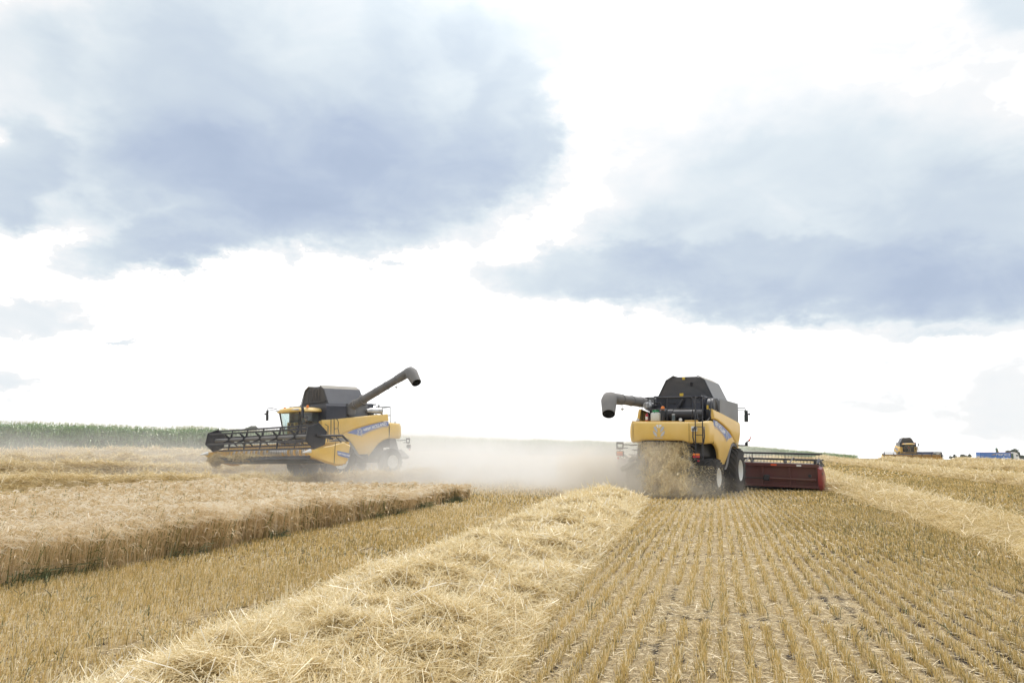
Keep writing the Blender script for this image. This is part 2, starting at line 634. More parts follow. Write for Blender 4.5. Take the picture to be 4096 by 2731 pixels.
def glass_mat():
    m = bpy.data.materials.new('cab_glass')
    m.use_nodes = True
    nt = m.node_tree
    nt.nodes.clear()
    g = NG(nt)
    t = g.n('ShaderNodeBsdfTransparent')
    t.inputs[0].default_value = (.80, .91, .90, 1)
    gl = g.n('ShaderNodeBsdfGlossy')
    gl.inputs['Roughness'].default_value = .04
    fr = g.n('ShaderNodeFresnel')
    fr.inputs[0].default_value = 1.5
    mx = g.n('ShaderNodeMixShader')
    g.l(g.m('ADD', g.m('MULTIPLY', fr.outputs[0], 1.1), .04, clamp=True), mx.inputs[0])
    g.l(t.outputs[0], mx.inputs[1])
    g.l(gl.outputs[0], mx.inputs[2])
    # film of dust on the pane
    d = g.n('ShaderNodeBsdfDiffuse')
    d.inputs[0].default_value = (.5, .46, .40, 1)
    tc = g.n('ShaderNodeTexCoord')
    n = g.noise(tc.outputs['Object'], 2.5, 6, .6)
    m2 = g.n('ShaderNodeMixShader')
    g.l(g.m('MULTIPLY', g.m('SUBTRACT', n, .3, clamp=True), .28), m2.inputs[0])
    g.l(mx.outputs[0], m2.inputs[1])
    g.l(d.outputs[0], m2.inputs[2])
    o = g.n('ShaderNodeOutputMaterial')
    g.l(m2.outputs[0], o.inputs[0])
    return m


GLASS = glass_mat()

# ------------------------------------------------------------------ terrain
CP = []
for u in (-400, 0, 600, 1176, 1700, 2352, 2750):
    for D in (4, 9, 18):
        CP.append((u, D, 0.0))
CP += [
    (-400, 24, .35), (-400, 34, .85), (-400, 45, 1.3), (-400, 56, 2.1), (0, 24.5, .40), (0, 34, .80), (0, 43.5, 1.12), (0, 53, 1.5), (0, 60, 1.95), (300, 64, 1.85),
    (744, 38.9, .33), (744, 34.5, .12), (820, 44, .50), (744, 62, 1.15), (470, 30, .28), (470, 42, .52), (470, 53, 1.0), (470, 66, 1.65), (760, 80, 1.55), (900, 60, .95),
    (1060, 30, .08), (1060, 45, .35), (1060, 70, .9), (1060, 98, 1.5), (1450, 60, .5), (1450, 90, 1.0), (1450, 127, 1.33),
    (1597, 32.4, 0.0), (1500, 26, 0.0), (1750, 38, 0.02), (1900, 30, 0.0), (1800, 60, .35), (1800, 90, .8), (1800, 125, 1.2), (1800, 175, .35),
    (1955, 60, .35), (1955, 120, .80), (1955, 165, .3), (1955, 215, -1.2),
    (2350, 30, 0.08), (2350, 60, .30), (2068, 60, .3), (2068, 85, .48), (2068, 118, .72), (2068, 150, .0), (2068, 240, -1.4),
    (2352, 85, .42), (2352, 112, .50), (2352, 150, .0), (2352, 300, -1.6), (2700, 60, .3), (2700, 112, .45), (2700, 160, -.2), (2700, 300, -2),
    (0, 100, 2.2), (470, 120, 1.6), (1060, 150, 1.2), (1450, 200, .4), (-400, 150, 2.0), (2250, 300, -1.4),
    (0, 500, -8), (800, 500, -8), (1600, 500, -10), (2100, 500, -9), (2352, 500, -8), (2700, 500, -8), (-400, 500, -8),
]
CP = np.array(CP, float)


def _uv(u, D):
    return np.stack([np.clip(u, -600, 2900) / 700.0, np.log(np.clip(D, 3, 500)) * 1.6], -1)


_P = _uv(CP[:, 0], CP[:, 1])
_phi = lambda r2: -np.sqrt(r2 + .04)
_A = _phi(((_P[:, None] - _P[None]) ** 2).sum(-1))
_W = np.linalg.solve(_A - 1e-3 * np.eye(len(_A)), CP[:, 2])


def gz(x, y):
    x, y = np.atleast_1d(np.asarray(x, float)), np.atleast_1d(np.asarray(y, float))
    sh = x.shape
    x, y = x.ravel(), y.ravel()
    X = x * RIGHT[0] + y * RIGHT[1]
    D = x * FWD[0] + y * FWD[1]
    Dc = np.maximum(D, 3.0)
    u = 1176 + 1568 * X / Dc
    q = _uv(u, Dc)
    z = np.empty(len(x))
    for i in range(0, len(x), 20000):
        r2 = ((q[i:i + 20000, None] - _P[None]) ** 2).sum(-1)
        z[i:i + 20000] = _phi(r2) @ _W
    z = z * np.clip((D - 3) / 8.0, 0, 1)
    return z.reshape(sh)


def gz1(x, y):
    return float(gz(np.array([x]), np.array([y]))[0])


# swaths: (centre x, half width, height, start y, end y)
def swx(y, c0, drift, seed):
    y = np.asarray(y, float)
    return c0 + drift * y + .12 * vnoise(y * .25, y * 0 + seed, seed)


def build_ground():
    def axis(a, b, n, p):
        t = np.linspace(-1, 1, n)
        s = np.sign(t) * np.abs(t) ** p
        return np.where(s < 0, -s * a, s * b)
    xs = axis(-900, 900, 420, 3.2)
    ys = np.concatenate([np.linspace(-40, 0, 24, endpoint=False), 1000 * np.linspace(0, 1, 420) ** 2.6])
    Xg, Yg = np.meshgrid(xs, ys)
    Z = gz(Xg, Yg)
    near = np.exp(-(Xg ** 2 + Yg ** 2) / 60 ** 2)
    Z = Z + near * .018 * fbm(Xg * 2.2, Yg * 2.2, 3)
    n, m = Xg.shape
    V = np.stack([Xg.ravel(), Yg.ravel(), Z.ravel()], 1)
    i = np.arange(n - 1)[:, None] * m + np.arange(m - 1)[None]
    F = np.stack([i, i + 1, i + m + 1, i + m], -1).reshape(-1, 4)
    mat = bpy.data.materials.new('field_soil')
    mat.use_nodes = True
    nt = mat.node_tree
    g = NG(nt)
    b = nt.nodes['Principled BSDF']
    geo = g.n('ShaderNodeNewGeometry')
    pos = geo.outputs['Position']
    sep = g.n('ShaderNodeSeparateXYZ')
    g.l(pos, sep.inputs[0])
    # chaff and short straw lying over dark soil
    mp = g.n('ShaderNodeMapping')
    mp.inputs['Scale'].default_value = (1, .6, 1)
    g.l(pos, mp.inputs[0])
    fine = g.noise(mp.outputs[0], 34, 6, .7, 1.2)
    med = g.noise(mp.outputs[0], 5.5, 5, .6)
    big = g.noise(pos, .35, 4, .5)
    soil = g.ramp(fine, [(.35, (.022, .018, .017)), (.62, (.07, .055, .045)), (.78, (.22, .17, .12))])
    chaff = g.ramp(fine, [(.3, (.13, .095, .055)), (.5, (.40, .31, .18)), (.7, (.66, .55, .36))])
    # wheel and row pattern: rows every 19 cm
    row = g.m('SINE', g.m('MULTIPLY', g.m('ADD', sep.outputs[0], .05), 2 * pi / .19))
    cov = g.m('ADD', g.m('MULTIPLY', med, 2.4), g.m('MULTIPLY', row, -.22))
    cov = g.m('SUBTRACT', cov, g.m('MULTIPLY', g.m('SUBTRACT', sep.outputs[0], .8, clamp=True), .16))
    cov = g.m('SUBTRACT', g.m('ADD', cov, g.m('MULTIPLY', big, .7)), 1.10, clamp=False)
    covc = g.m('MULTIPLY', cov, 2.4, clamp=True)
    mx = g.n('ShaderNodeMix', data_type='RGBA')
    g.l(covc, mx.inputs['Factor'])
    g.l(soil, mx.inputs['A'])
    g.l(chaff, mx.inputs['B'])
    # far field: broad passes of slightly different straw colour, 9.3 m each
    ps = g.noise(g.n('ShaderNodeCombineXYZ').outputs[0], 1)
    cmb = g.n('ShaderNodeCombineXYZ')
    g.l(g.m('MULTIPLY', sep.outputs[0], .8), cmb.inputs[0])
    g.l(g.m('MULTIPLY', sep.outputs[1], .02), cmb.inputs[1])
    band = g.noise(cmb.outputs[0], 1.0, 4, .6)
    farc = g.ramp(band, [(.3, (.38, .28, .14)), (.5, (.46, .36, .20)), (.7, (.56, .46, .29))])
    dist = g.m('SQRT', g.m('ADD', g.m('MULTIPLY', sep.outputs[0], sep.outputs[0]), g.m('MULTIPLY', sep.outputs[1], sep.outputs[1])))
    ff = g.m('MULTIPLY', g.m('SUBTRACT', dist, 22), .03, clamp=True)
    m2 = g.n('ShaderNodeMix', data_type='RGBA')
    g.l(g.m('MULTIPLY', ff, .85), m2.inputs['Factor'])
    g.l(mx.outputs['Result'], m2.inputs['A'])
    g.l(farc, m2.inputs['B'])
    g.l(m2.outputs['Result'], b.inputs['Base Color'])
    b.inputs['Roughness'].default_value = .95
    b.inputs['Specular IOR Level'].default_value = .15
    bp = g.n('ShaderNodeBump')
    bp.inputs['Strength'].default_value = .9
    bp.inputs['Distance'].default_value = .03
    g.l(g.m('ADD', fine, g.m('MULTIPLY', med, 1.5)), bp.inputs['Height'])
    g.l(bp.outputs[0], b.inputs['Normal'])
    o = raw_mesh('ground', V, F, mat, smooth=True)
    tag(o, 'harvested field of dark soil and pale chaff between stubble rows', 'ground', kind='structure')


build_ground()

# straw colours
ST_STUB = straw_mat('stubble_straw', [(0, (.13, .15, .06)), (.15, (.28, .22, .085)), (.5, (.56, .40, .14)), (.8, (.76, .59, .28)), (1, (.90, .81, .60))], .40)
ST_SW = straw_mat('swath_straw', [(0, (.31, .21, .08)), (.25, (.56, .42, .18)), (.6, (.77, .63, .35)), (.9, (.88, .78, .54)), (1, (.95, .90, .78))], .34, gloss=.06)
ST_BAR = straw_mat('barley_straw', [(0, (.10, .13, .045)), (.06, (.22, .21, .08)), (.12, (.46, .34, .18)), (.4, (.66, .50, .28)), (.75, (.80, .66, .44)), (1, (.92, .84, .69))], .40)
ST_LIT = straw_mat('litter_straw', [(0, (.34, .24, .10)), (.5, (.62, .48, .25)), (1, (.88, .78, .56))], .2)
ST_GRN = straw_mat('weed_green', [(0, (.05, .06, .03)), (.6, (.12, .14, .07)), (1, (.28, .32, .18))], .4)

ROW = .19
SWATHS = [  # centre x, drift, half width, height, y0, y1, density, label
    (-2.80, -.045, 1.30, .30, -3, 25.5, 1.0, 'broad loose straw windrow leading from the lower left up to the combine throwing straw'),
    (5.45, .018, 1.05, .26, 6, 100, .8, 'long straw windrow running past the end of the red header'),
    (15.2, .0, 1.0, .28, 14, 115, .6, 'thin windrow next to the right of the one beside the red header'),
    (25.0, .0, 1.0, .30, 20, 118, .5, 'far windrow near the field crest below the distant combine'),
    (34.6, .0, 1.0, .30, 30, 118, .5, 'farthest right windrow just under the bright blue trailer'),
    (-32.8, .45, 1.15, .38, 2, 50, .9, 'windrow directly behind the standing barley, passing under the raised yellow header'),
    (-45.5, .45, 1.15, .40, 2, 62, .8, 'middle windrow between barley and maize at the left'),
    (-58.2, .45, 1.15, .42, 2, 74, .7, 'windrow second nearest the tall green maize'),
    (-70.0, .45, 1.3, .40, 0, 84, .6, 'windrow lying along the foot of the green maize'),
]


def camD(x, y):
    return x * FWD[0] + y * FWD[1]


def camX(x, y):
    return x * RIGHT[0] + y * RIGHT[1]


def in_view(x, y, marg=1.5):
    D, X = camD(x, y), camX(x, y)
    return (D > 3.0) & (np.abs(X) < D * .84 + marg + 2.5)


def swath_h(x, y, sw):
    c0, dr, hw, H, y0, y1, dn, lb = sw
    cx = swx(y, c0, dr, int(abs(c0) * 7))
    seed = int(abs(c0) * 13)
    w = hw * (1 + .13 * vnoise(y * .7, y * 0, seed + 1))
    t = np.clip(1 - ((x - cx) / w) ** 2, 0, 1)
    lump = 1 + .80 * fbm(x * 1.3, y * 1.1, seed + 2, 3) + .58 * fbm(x * 4.2, y * 3.6, seed + 5, 2)
    ex = np.where(x > cx, .42, .70)          # the side towards the cut rows falls steeply
    return H * t ** ex * np.clip(lump, .15, 2)


def build_swath(sw, near):
    c0, dr, hw, H, y0, y1, dn, lb = sw
    parts = []
    # heaped core
    step = .10 if near else .35
    ny = int((y1 - y0) / step)
    ysv = np.linspace(y0, y1, ny)
    nx = int(2.3 * hw / (step * .8)) + 2
    t = np.linspace(-1.08, 1.08, nx)
    Yg, Tg = np.meshgrid(ysv, t, indexing='ij')
    Xg = swx(Yg, c0, dr, int(abs(c0) * 7)) + Tg * hw * 1.1
    hh = swath_h(Xg, Yg, sw)
    Zg = gz(Xg, Yg) + hh * .86 - .03
    V = np.stack([Xg.ravel(), Yg.ravel(), Zg.ravel()], 1)
    i = np.arange(ny - 1)[:, None] * nx + np.arange(nx - 1)[None]
    F = np.stack([i, i + 1, i + nx + 1, i + nx], -1).reshape(-1, 4)
    parts.append((V, F, .10 + .20 * rng.random(len(V))))  # tinted darker than the loose straws, shade of the hollows put into the tint
    # loose straws, density falling with distance
    def layer(N, l0, l1, wmul, lift, tlt, tint0, tint1):
        # sample y with density ~ 1/D
        s = rng.random(N * 3)
        yy = y0 + (y1 - y0) * rng.random(N * 3)
        xx = swx(yy, c0, dr, int(abs(c0) * 7)) + (rng.random(N * 3) * 2 - 1) * hw * 1.12
        D = np.maximum(camD(xx, yy), 3.2)
        keep = in_view(xx, yy) & (s < np.clip(6.5 / D, .0, 1) ** (1.25 if near else .8) * (1 if near else 4))
        xx, yy, D = xx[keep][:N], yy[keep][:N], D[keep][:N]
        n = len(xx)
        h = swath_h(xx, yy, sw)
        z = gz(xx, yy) + h * .9 + lift * rng.random(n) - .01
        a = rng.random(n) * 2 * pi
        a = np.where(rng.random(n) < .62, 5.0 * fbm(xx * .9, yy * .9, 17, 2) + rng.normal(0, .55, n), a)
        e = rng.normal(0, tlt, n)
        L = (l0 + (l1 - l0) * rng.random(n)) * np.clip(D / 14, 1, 2.2)
        d = np.stack([np.cos(a) * np.cos(e), np.sin(a) * np.cos(e), np.sin(e)], 1)
        p = np.stack([xx, yy, z + .01], 1)
        bend = rng.normal(0, .16, (n, 3)) * L[:, None]
        P = np.stack([p - d * L[:, None] / 2 - bend * .25, p + bend * .25, p + d * L[:, None] / 2 - bend * .25], 1)
        gzv = gz(P[:, :, 0], P[:, :, 1])
        P[:, :, 2] = np.maximum(P[:, :, 2], gzv + .01)
        w = (.0026 + .0022 * rng.random(n)) * wmul * np.clip(D / (6 if near else 8), 1, 9)
        tn = np.clip(tint0 + (tint1 - tint0) * rng.random(n) + .10 * fbm(xx * 2, yy * 2, 31, 2), 0, 1)
        up = np.tile(np.array([[0, 0, 1.0]]), (n, 1)) + rng.normal(0, .5, (n, 3))
        return ribbons(P, w, tn, up)
    if near:
        parts.append(layer(300000, .06, .22, .9, .06, .26, .10, .80))
        parts.append(layer(120000, .10, .36, 1.1, .10, .40, .30, .95))
        parts.append(layer(9000, .15, .42, 1.5, .15, .60, .7, 1.0))
    else:
        n = int(4200 * (y1 - y0) / 10 * dn)
        n = min(n, 46000)
        parts.append(layer(n, .15, .45, 1.0, .10, .30, .05, .68))
        parts.append(layer(n // 4, .2, .5, 1.1, .20, .5, .35, .95))
    V, F, T = merge(parts)
    o = raw_mesh('straw_windrow', V, F, ST_SW, T)
    tag(o, lb, 'straw windrow', 'windrows of cut straw across the field', 'stuff')


for sw in SWATHS:
    build_swath(sw, sw[0] == -2.80)

BAR_X0, BAR_X1, BAR_Y1 = -18.9, -8.75, 24.0


def crop_mask(x, y):
    e = .12 * vnoise(y * 1.3, y * 0, 77)
    end = BAR_Y1 + .8 * vnoise(x * .7, x * 0, 5) - .10 * (x - BAR_X1)
    return (x < BAR_X1 + e) & (x > BAR_X0 + .3 * vnoise(y * .5, y * 0, 9)) & (y < end)


def build_stubble():
    parts = []
    # (Dmin, Dmax, tufts per metre, stalks per tuft, width)
    for (d0, d1, tpm, spt, w, hs) in ((3.0, 11, 34, 7, .0045, 1), (11, 22, 17, 5, .010, 1), (22, 45, 6, 3, .026, 1), (45, 130, 1.2, 2, .11, 1)):
        # rows within the wedge
        xmax = d1 * 1.15
        rows = np.arange(-math.ceil(min(xmax, 30) / ROW), math.ceil(xmax / ROW)) * ROW
        y0, y1 = (-12 if d0 > 10 else -4), d1 * 1.25
        n = int((y1 - y0) * tpm)
        R_, Y_ = np.meshgrid(rows, np.linspace(y0, y1, n))
        x = R_.ravel() + rng.normal(0, .011, R_.size)
        y = Y_.ravel() + rng.random(R_.size) * (1 / tpm)
        D = camD(x, y)
        k = (D >= d0) & (D < d1) & in_view(x, y, .8) & ~crop_mask(x, y)
        x, y, D = x[k], y[k], D[k]
        # gaps, and no stubble inside heaped straw
        gap = fbm(x * 1.8, y * .9, 41, 3)
        k = gap > -.42
        for sw in SWATHS:
            if d0 < 40:
                k &= (swath_h(x, y, sw) < .10) | (y < sw[4]) | (y > sw[5])
        x, y, D, gap = x[k], y[k], D[k], gap[k]
        x = np.repeat(x, spt)
        y = np.repeat(y, spt)
        D = np.repeat(D, spt)
        n = len(x)
        x = x + rng.normal(0, .019, n)
        y = y + rng.normal(0, .028, n)
        h = (.050 + .055 * rng.random(n)) * (1 + .25 * fbm(x * .6, y * .6, 8, 2))
        # run-over wheel marks lie flatter
        z = gz(x, y)
        lx, ly = rng.normal(0, .18, n) * h, rng.normal(.05, .2, n) * h
        P = np.stack([np.stack([x, y, z - .01], 1), np.stack([x + lx * .4, y + ly * .4, z + h * .55], 1), np.stack([x + lx, y + ly, z + h], 1)], 1)
        ww = w * (.8 + .5 * rng.random(n))
        tn = np.clip(.54 + .26 * rng.normal(0, 1, n) + .22 * fbm(x * .35, y * .35, 55, 3) + np.clip(.10 - .03 * x, -.08, .12), 0, 1)
        grn = rng.random(n) < .05
        tn = np.where(grn, .05 + .15 * rng.random(n), tn)
        a = rng.random(n) * 2 * pi
        face = np.stack([np.cos(a), np.sin(a), np.zeros(n)], 1)
        parts.append(ribbons(P, ww, tn, face))
    V, F, T = merge(parts)
    o = raw_mesh('stubble', V, F, ST_STUB, T)
    tag(o, 'rows of short golden stubble standing over the whole cut field', 'stubble', kind='stuff')


build_stubble()


def build_litter():
    parts = []
    for (d0, d1, N, w, l0, l1) in ((3, 10, 110000, .004, .03, .18), (10, 24, 90000, .009, .05, .24)):
        D = np.sqrt(d0 ** 2 + (d1 ** 2 - d0 ** 2) * rng.random(N))
        X = (rng.random(N) * 2 - 1) * (D * .78 + .5)
        x, y = c2w(X, D)
        k = ~crop_mask(x, y)
        dens = .62 + .75 * fbm(x * 1.1, y * .7, 21, 3)
        k &= rng.random(N) < dens
        x, y = x[k], y[k]
        n = len(x)
        z = gz(x, y) + .004 + .03 * rng.random(n) ** 2
        a = rng.random(n) * 2 * pi
        L = l0 + (l1 - l0) * rng.random(n) ** 2
        e = np.abs(rng.normal(0, .12, n))
        d = np.stack([np.cos(a), np.sin(a), np.sin(e)], 1) * L[:, None] / 2
        p = np.stack([x, y, z + np.sin(e) * L / 2], 1)
        b = rng.normal(0, .08, (n, 3)) * L[:, None]
        b[:, 2] = np.abs(b[:, 2]) * .4
        P = np.stack([p - d, p + b, p + d], 1)
        up = np.tile(np.array([[0, 0, 1.0]]), (n, 1)) + rng.normal(0, .3, (n, 3))
        parts.append(ribbons(P, w * (.7 + .8 * rng.random(n)), np.clip(rng.random(n), 0, 1), up))
    V, F, T = merge(parts)
    o = raw_mesh('straw_litter', V, F, ST_LIT, T)
    tag(o, 'scattered loose straw pieces lying between the stubble rows', 'straw', kind='stuff')
    # small green regrowth
    N = 2200
    D = np.sqrt(16 + (30 ** 2 - 16) * rng.random(N))
    X = (rng.random(N) * 2 - 1) * D * .78
    x, y = c2w(X, D)
    k = (fbm(x * .5, y * .5, 91, 3) > .12) & ~crop_mask(x, y)
    x, y = np.repeat(x[k], 4), np.repeat(y[k], 4)
    n = len(x)
    x += rng.normal(0, .02, n)
    y += rng.normal(0, .02, n)
    z = gz(x, y)
    h = .05 + .10 * rng.random(n)
    l = rng.normal(0, .5, (n, 2)) * h[:, None]
    P = np.stack([np.stack([x, y, z], 1), np.stack([x + l[:, 0] * .4, y + l[:, 1] * .4, z + h * .7], 1), np.stack([x + l[:, 0], y + l[:, 1], z + h], 1)], 1)
    V, F, T = ribbons(P, np.full(n, .006), rng.random(n))
    o = raw_mesh('green_weeds', V, F, ST_GRN, T)
    tag(o, 'small green weeds and volunteer shoots among the stubble', 'weeds', kind='stuff')


build_litter()


def build_barley():
    parts = []

    def stalks(x, y, D, ear=True, wm=1.0, hmul=1.0):
        cl = fbm(x * 3.1, y * 3.1, 71, 2)
        kk = rng.random(len(x)) < np.clip(.75 + 1.3 * cl, .12, 1)
        x, y, D = x[kk], y[kk], D[kk]
        n = len(x)
        z = gz(x, y)
        lod = .26 * fbm(x * .35, y * .35, 61, 3) + .22 * fbm(x * 1.6, y * 1.6, 62, 2)
        h = (.60 + .30 * rng.random(n)) * (1 + lod) * hmul
        h *= np.clip(1.0 - .022 * (y - 6), .66, 1.06)
        # wind leans the crop to the right of its length
        ax = .08 + .35 * fbm(x * .9, y * .9, 63, 3)
        lx = (rng.normal(0, .15, n) + ax) * h
        ly = (rng.normal(-.02, .16, n) + .3 * fbm(x * .9, y * .9, 66, 3)) * h
        p0 = np.stack([x, y, z - .02], 1)
        p1 = np.stack([x + lx * .35, y + ly * .35, z + h * .55], 1)
        p2 = np.stack([x + lx * .8, y + ly * .8, z + h * .92], 1)
        w = .0062 * wm * np.clip(D / 9, 1, 4)
        tn = np.clip(.42 + .24 * rng.normal(0, 1, n) + .25 * fbm(x * .8, y * .8, 64, 3), .10, 1)
        grn = (rng.random(n) < .025)
        tn = np.where(grn, .02 + .05 * rng.random(n), tn)
        a = rng.random(n) * 2 * pi
        face = np.stack([np.cos(a), np.sin(a), np.zeros(n)], 1)
        parts.append(ribbons(np.stack([p0, p1, p2], 1), w, np.clip(tn * .9 - .04, 0, 1), face))
        # nodding ear
        ea = np.arctan2(ly, lx) + rng.normal(0, .6, n)
        eh = np.stack([np.cos(ea), np.sin(ea)], 1)
        q1 = p2 + np.concatenate([eh * .045, np.full((n, 1), .035)], 1)
        q2 = q1 + np.concatenate([eh * .060, np.full((n, 1), -.025) + rng.normal(0, .02, (n, 1))], 1)
        we = np.stack([w * 1.0, w * 2.0, w * 1.2], 1)
        tn2 = np.clip(tn + .34 + .12 * rng.normal(0, 1, n), .3, 1)
        parts.append(ribbons(np.stack([p2, q1, q2], 1), we, tn2, face))
        # awns
        for k in range(3):
            t = q2 + np.concatenate([eh * .09, np.full((n, 1), -.02)], 1) + rng.normal(0, .03, (n, 3))
            s0 = q1 + (q2 - q1) * (.3 * k)
            wa = np.stack([w * .7, w * .45, w * .2], 1)
            parts.append(ribbons(np.stack([s0, (s0 + t) / 2 + rng.normal(0, .006, (n, 3)), t], 1), wa, np.clip(tn2 + .12, 0, 1), face))
        # drooping dry leaf on the lower half
        m = rng.random(n) < .6
        k = m.sum()
        b0 = p0[m] + (p1[m] - p0[m]) * (.4 + .6 * rng.random((k, 1)))
        la = rng.random(k) * 2 * pi
        ld = np.stack([np.cos(la) * .09, np.sin(la) * .09, np.full(k, .03)], 1) * (.7 + .8 * rng.random((k, 1)))
        b1 = b0 + ld
        b2 = b1 + ld * .6 + np.array([0, 0, -.10])
        parts.append(ribbons(np.stack([b0, b1, b2], 1), np.stack([w[m] * 1.2, w[m] * 2.4, w[m] * .6], 1), np.clip(tn[m] * .9, 0, 1)))

    # cut face of the strip: dense
    N = 19000
    y = -4 + 30 * rng.random(N) ** .9
    x = BAR_X1 + .1 - 1.3 * rng.random(N) ** 1.3
    k = crop_mask(x, y) & in_view(x, y, 1)
    x, y = x[k], y[k]
    stalks(x, y, camD(x, y))
    # interior
    N = 42000
    y = -9 + 35 * rng.random(N)
    x = BAR_X0 + (BAR_X1 - BAR_X0) * rng.random(N)
    k = crop_mask(x, y) & in_view(x, y, 1)
    x, y = x[k], y[k]
    D = camD(x, y)
    k = rng.random(len(x)) < np.clip(13 / D, .35, 1)
    x, y, D = x[k], y[k], D[k]
    stalks(x, y, D, wm=1.25)
    V, F, T = merge(parts)
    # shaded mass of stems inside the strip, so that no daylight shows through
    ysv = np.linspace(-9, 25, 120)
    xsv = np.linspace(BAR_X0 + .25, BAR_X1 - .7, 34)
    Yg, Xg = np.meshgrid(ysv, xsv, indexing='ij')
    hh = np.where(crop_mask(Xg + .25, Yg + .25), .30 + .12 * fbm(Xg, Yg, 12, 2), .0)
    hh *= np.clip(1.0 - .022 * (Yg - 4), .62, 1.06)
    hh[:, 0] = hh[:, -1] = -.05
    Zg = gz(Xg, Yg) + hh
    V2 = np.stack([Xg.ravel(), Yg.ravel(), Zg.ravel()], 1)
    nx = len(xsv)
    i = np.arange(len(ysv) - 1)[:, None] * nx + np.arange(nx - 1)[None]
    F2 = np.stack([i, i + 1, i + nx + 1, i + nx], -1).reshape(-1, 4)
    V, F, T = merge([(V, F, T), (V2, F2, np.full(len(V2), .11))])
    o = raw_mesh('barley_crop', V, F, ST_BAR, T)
    tag(o, 'uncut strip of ripe barley with nodding ears', 'barley', kind='stuff')
    # grass at the foot of the strip
    N = 500
    y = -3 + 27 * rng.random(N)
    k = (fbm(y * .8, y * 0, 14, 3) > -.05) & (y > 5) & (y < 23)
    y = np.repeat(y[k], 7)
    n = len(y)
    y = y + rng.normal(0, .07, n)
    x = BAR_X1 + .05 + rng.normal(0, .10, n) + .12 * vnoise(y * 1.3, y * 0, 77)
    z = gz(x, y)
    h = .06 + .20 * rng.random(n) ** 1.5
    l = rng.normal(0, .45, (n, 2)) * h[:, None] + np.array([.08, 0])
    P = np.stack([np.stack([x, y, z], 1), np.stack([x + l[:, 0] * .35, y + l[:, 1] * .35, z + h * .8], 1), np.stack([x + l[:, 0], y + l[:, 1], z + h * .85], 1)], 1)
    V, F, T = ribbons(P, np.full(n, .012), rng.random(n))
    o = raw_mesh('grass', V, F, ST_GRN, T)
    tag(o, 'tufts of green grass at the cut edge of the barley', 'grass', kind='stuff')


build_barley()


# ------------------------------------------------------------------ maize behind
CORN = straw_mat('maize_leaf', [(0, (.06, .13, .035)), (.35, (.13, .26, .07)), (.7, (.23, .38, .12)), (.9, (.38, .48, .22)), (1, (.56, .44, .30))], .35, gloss=.10)


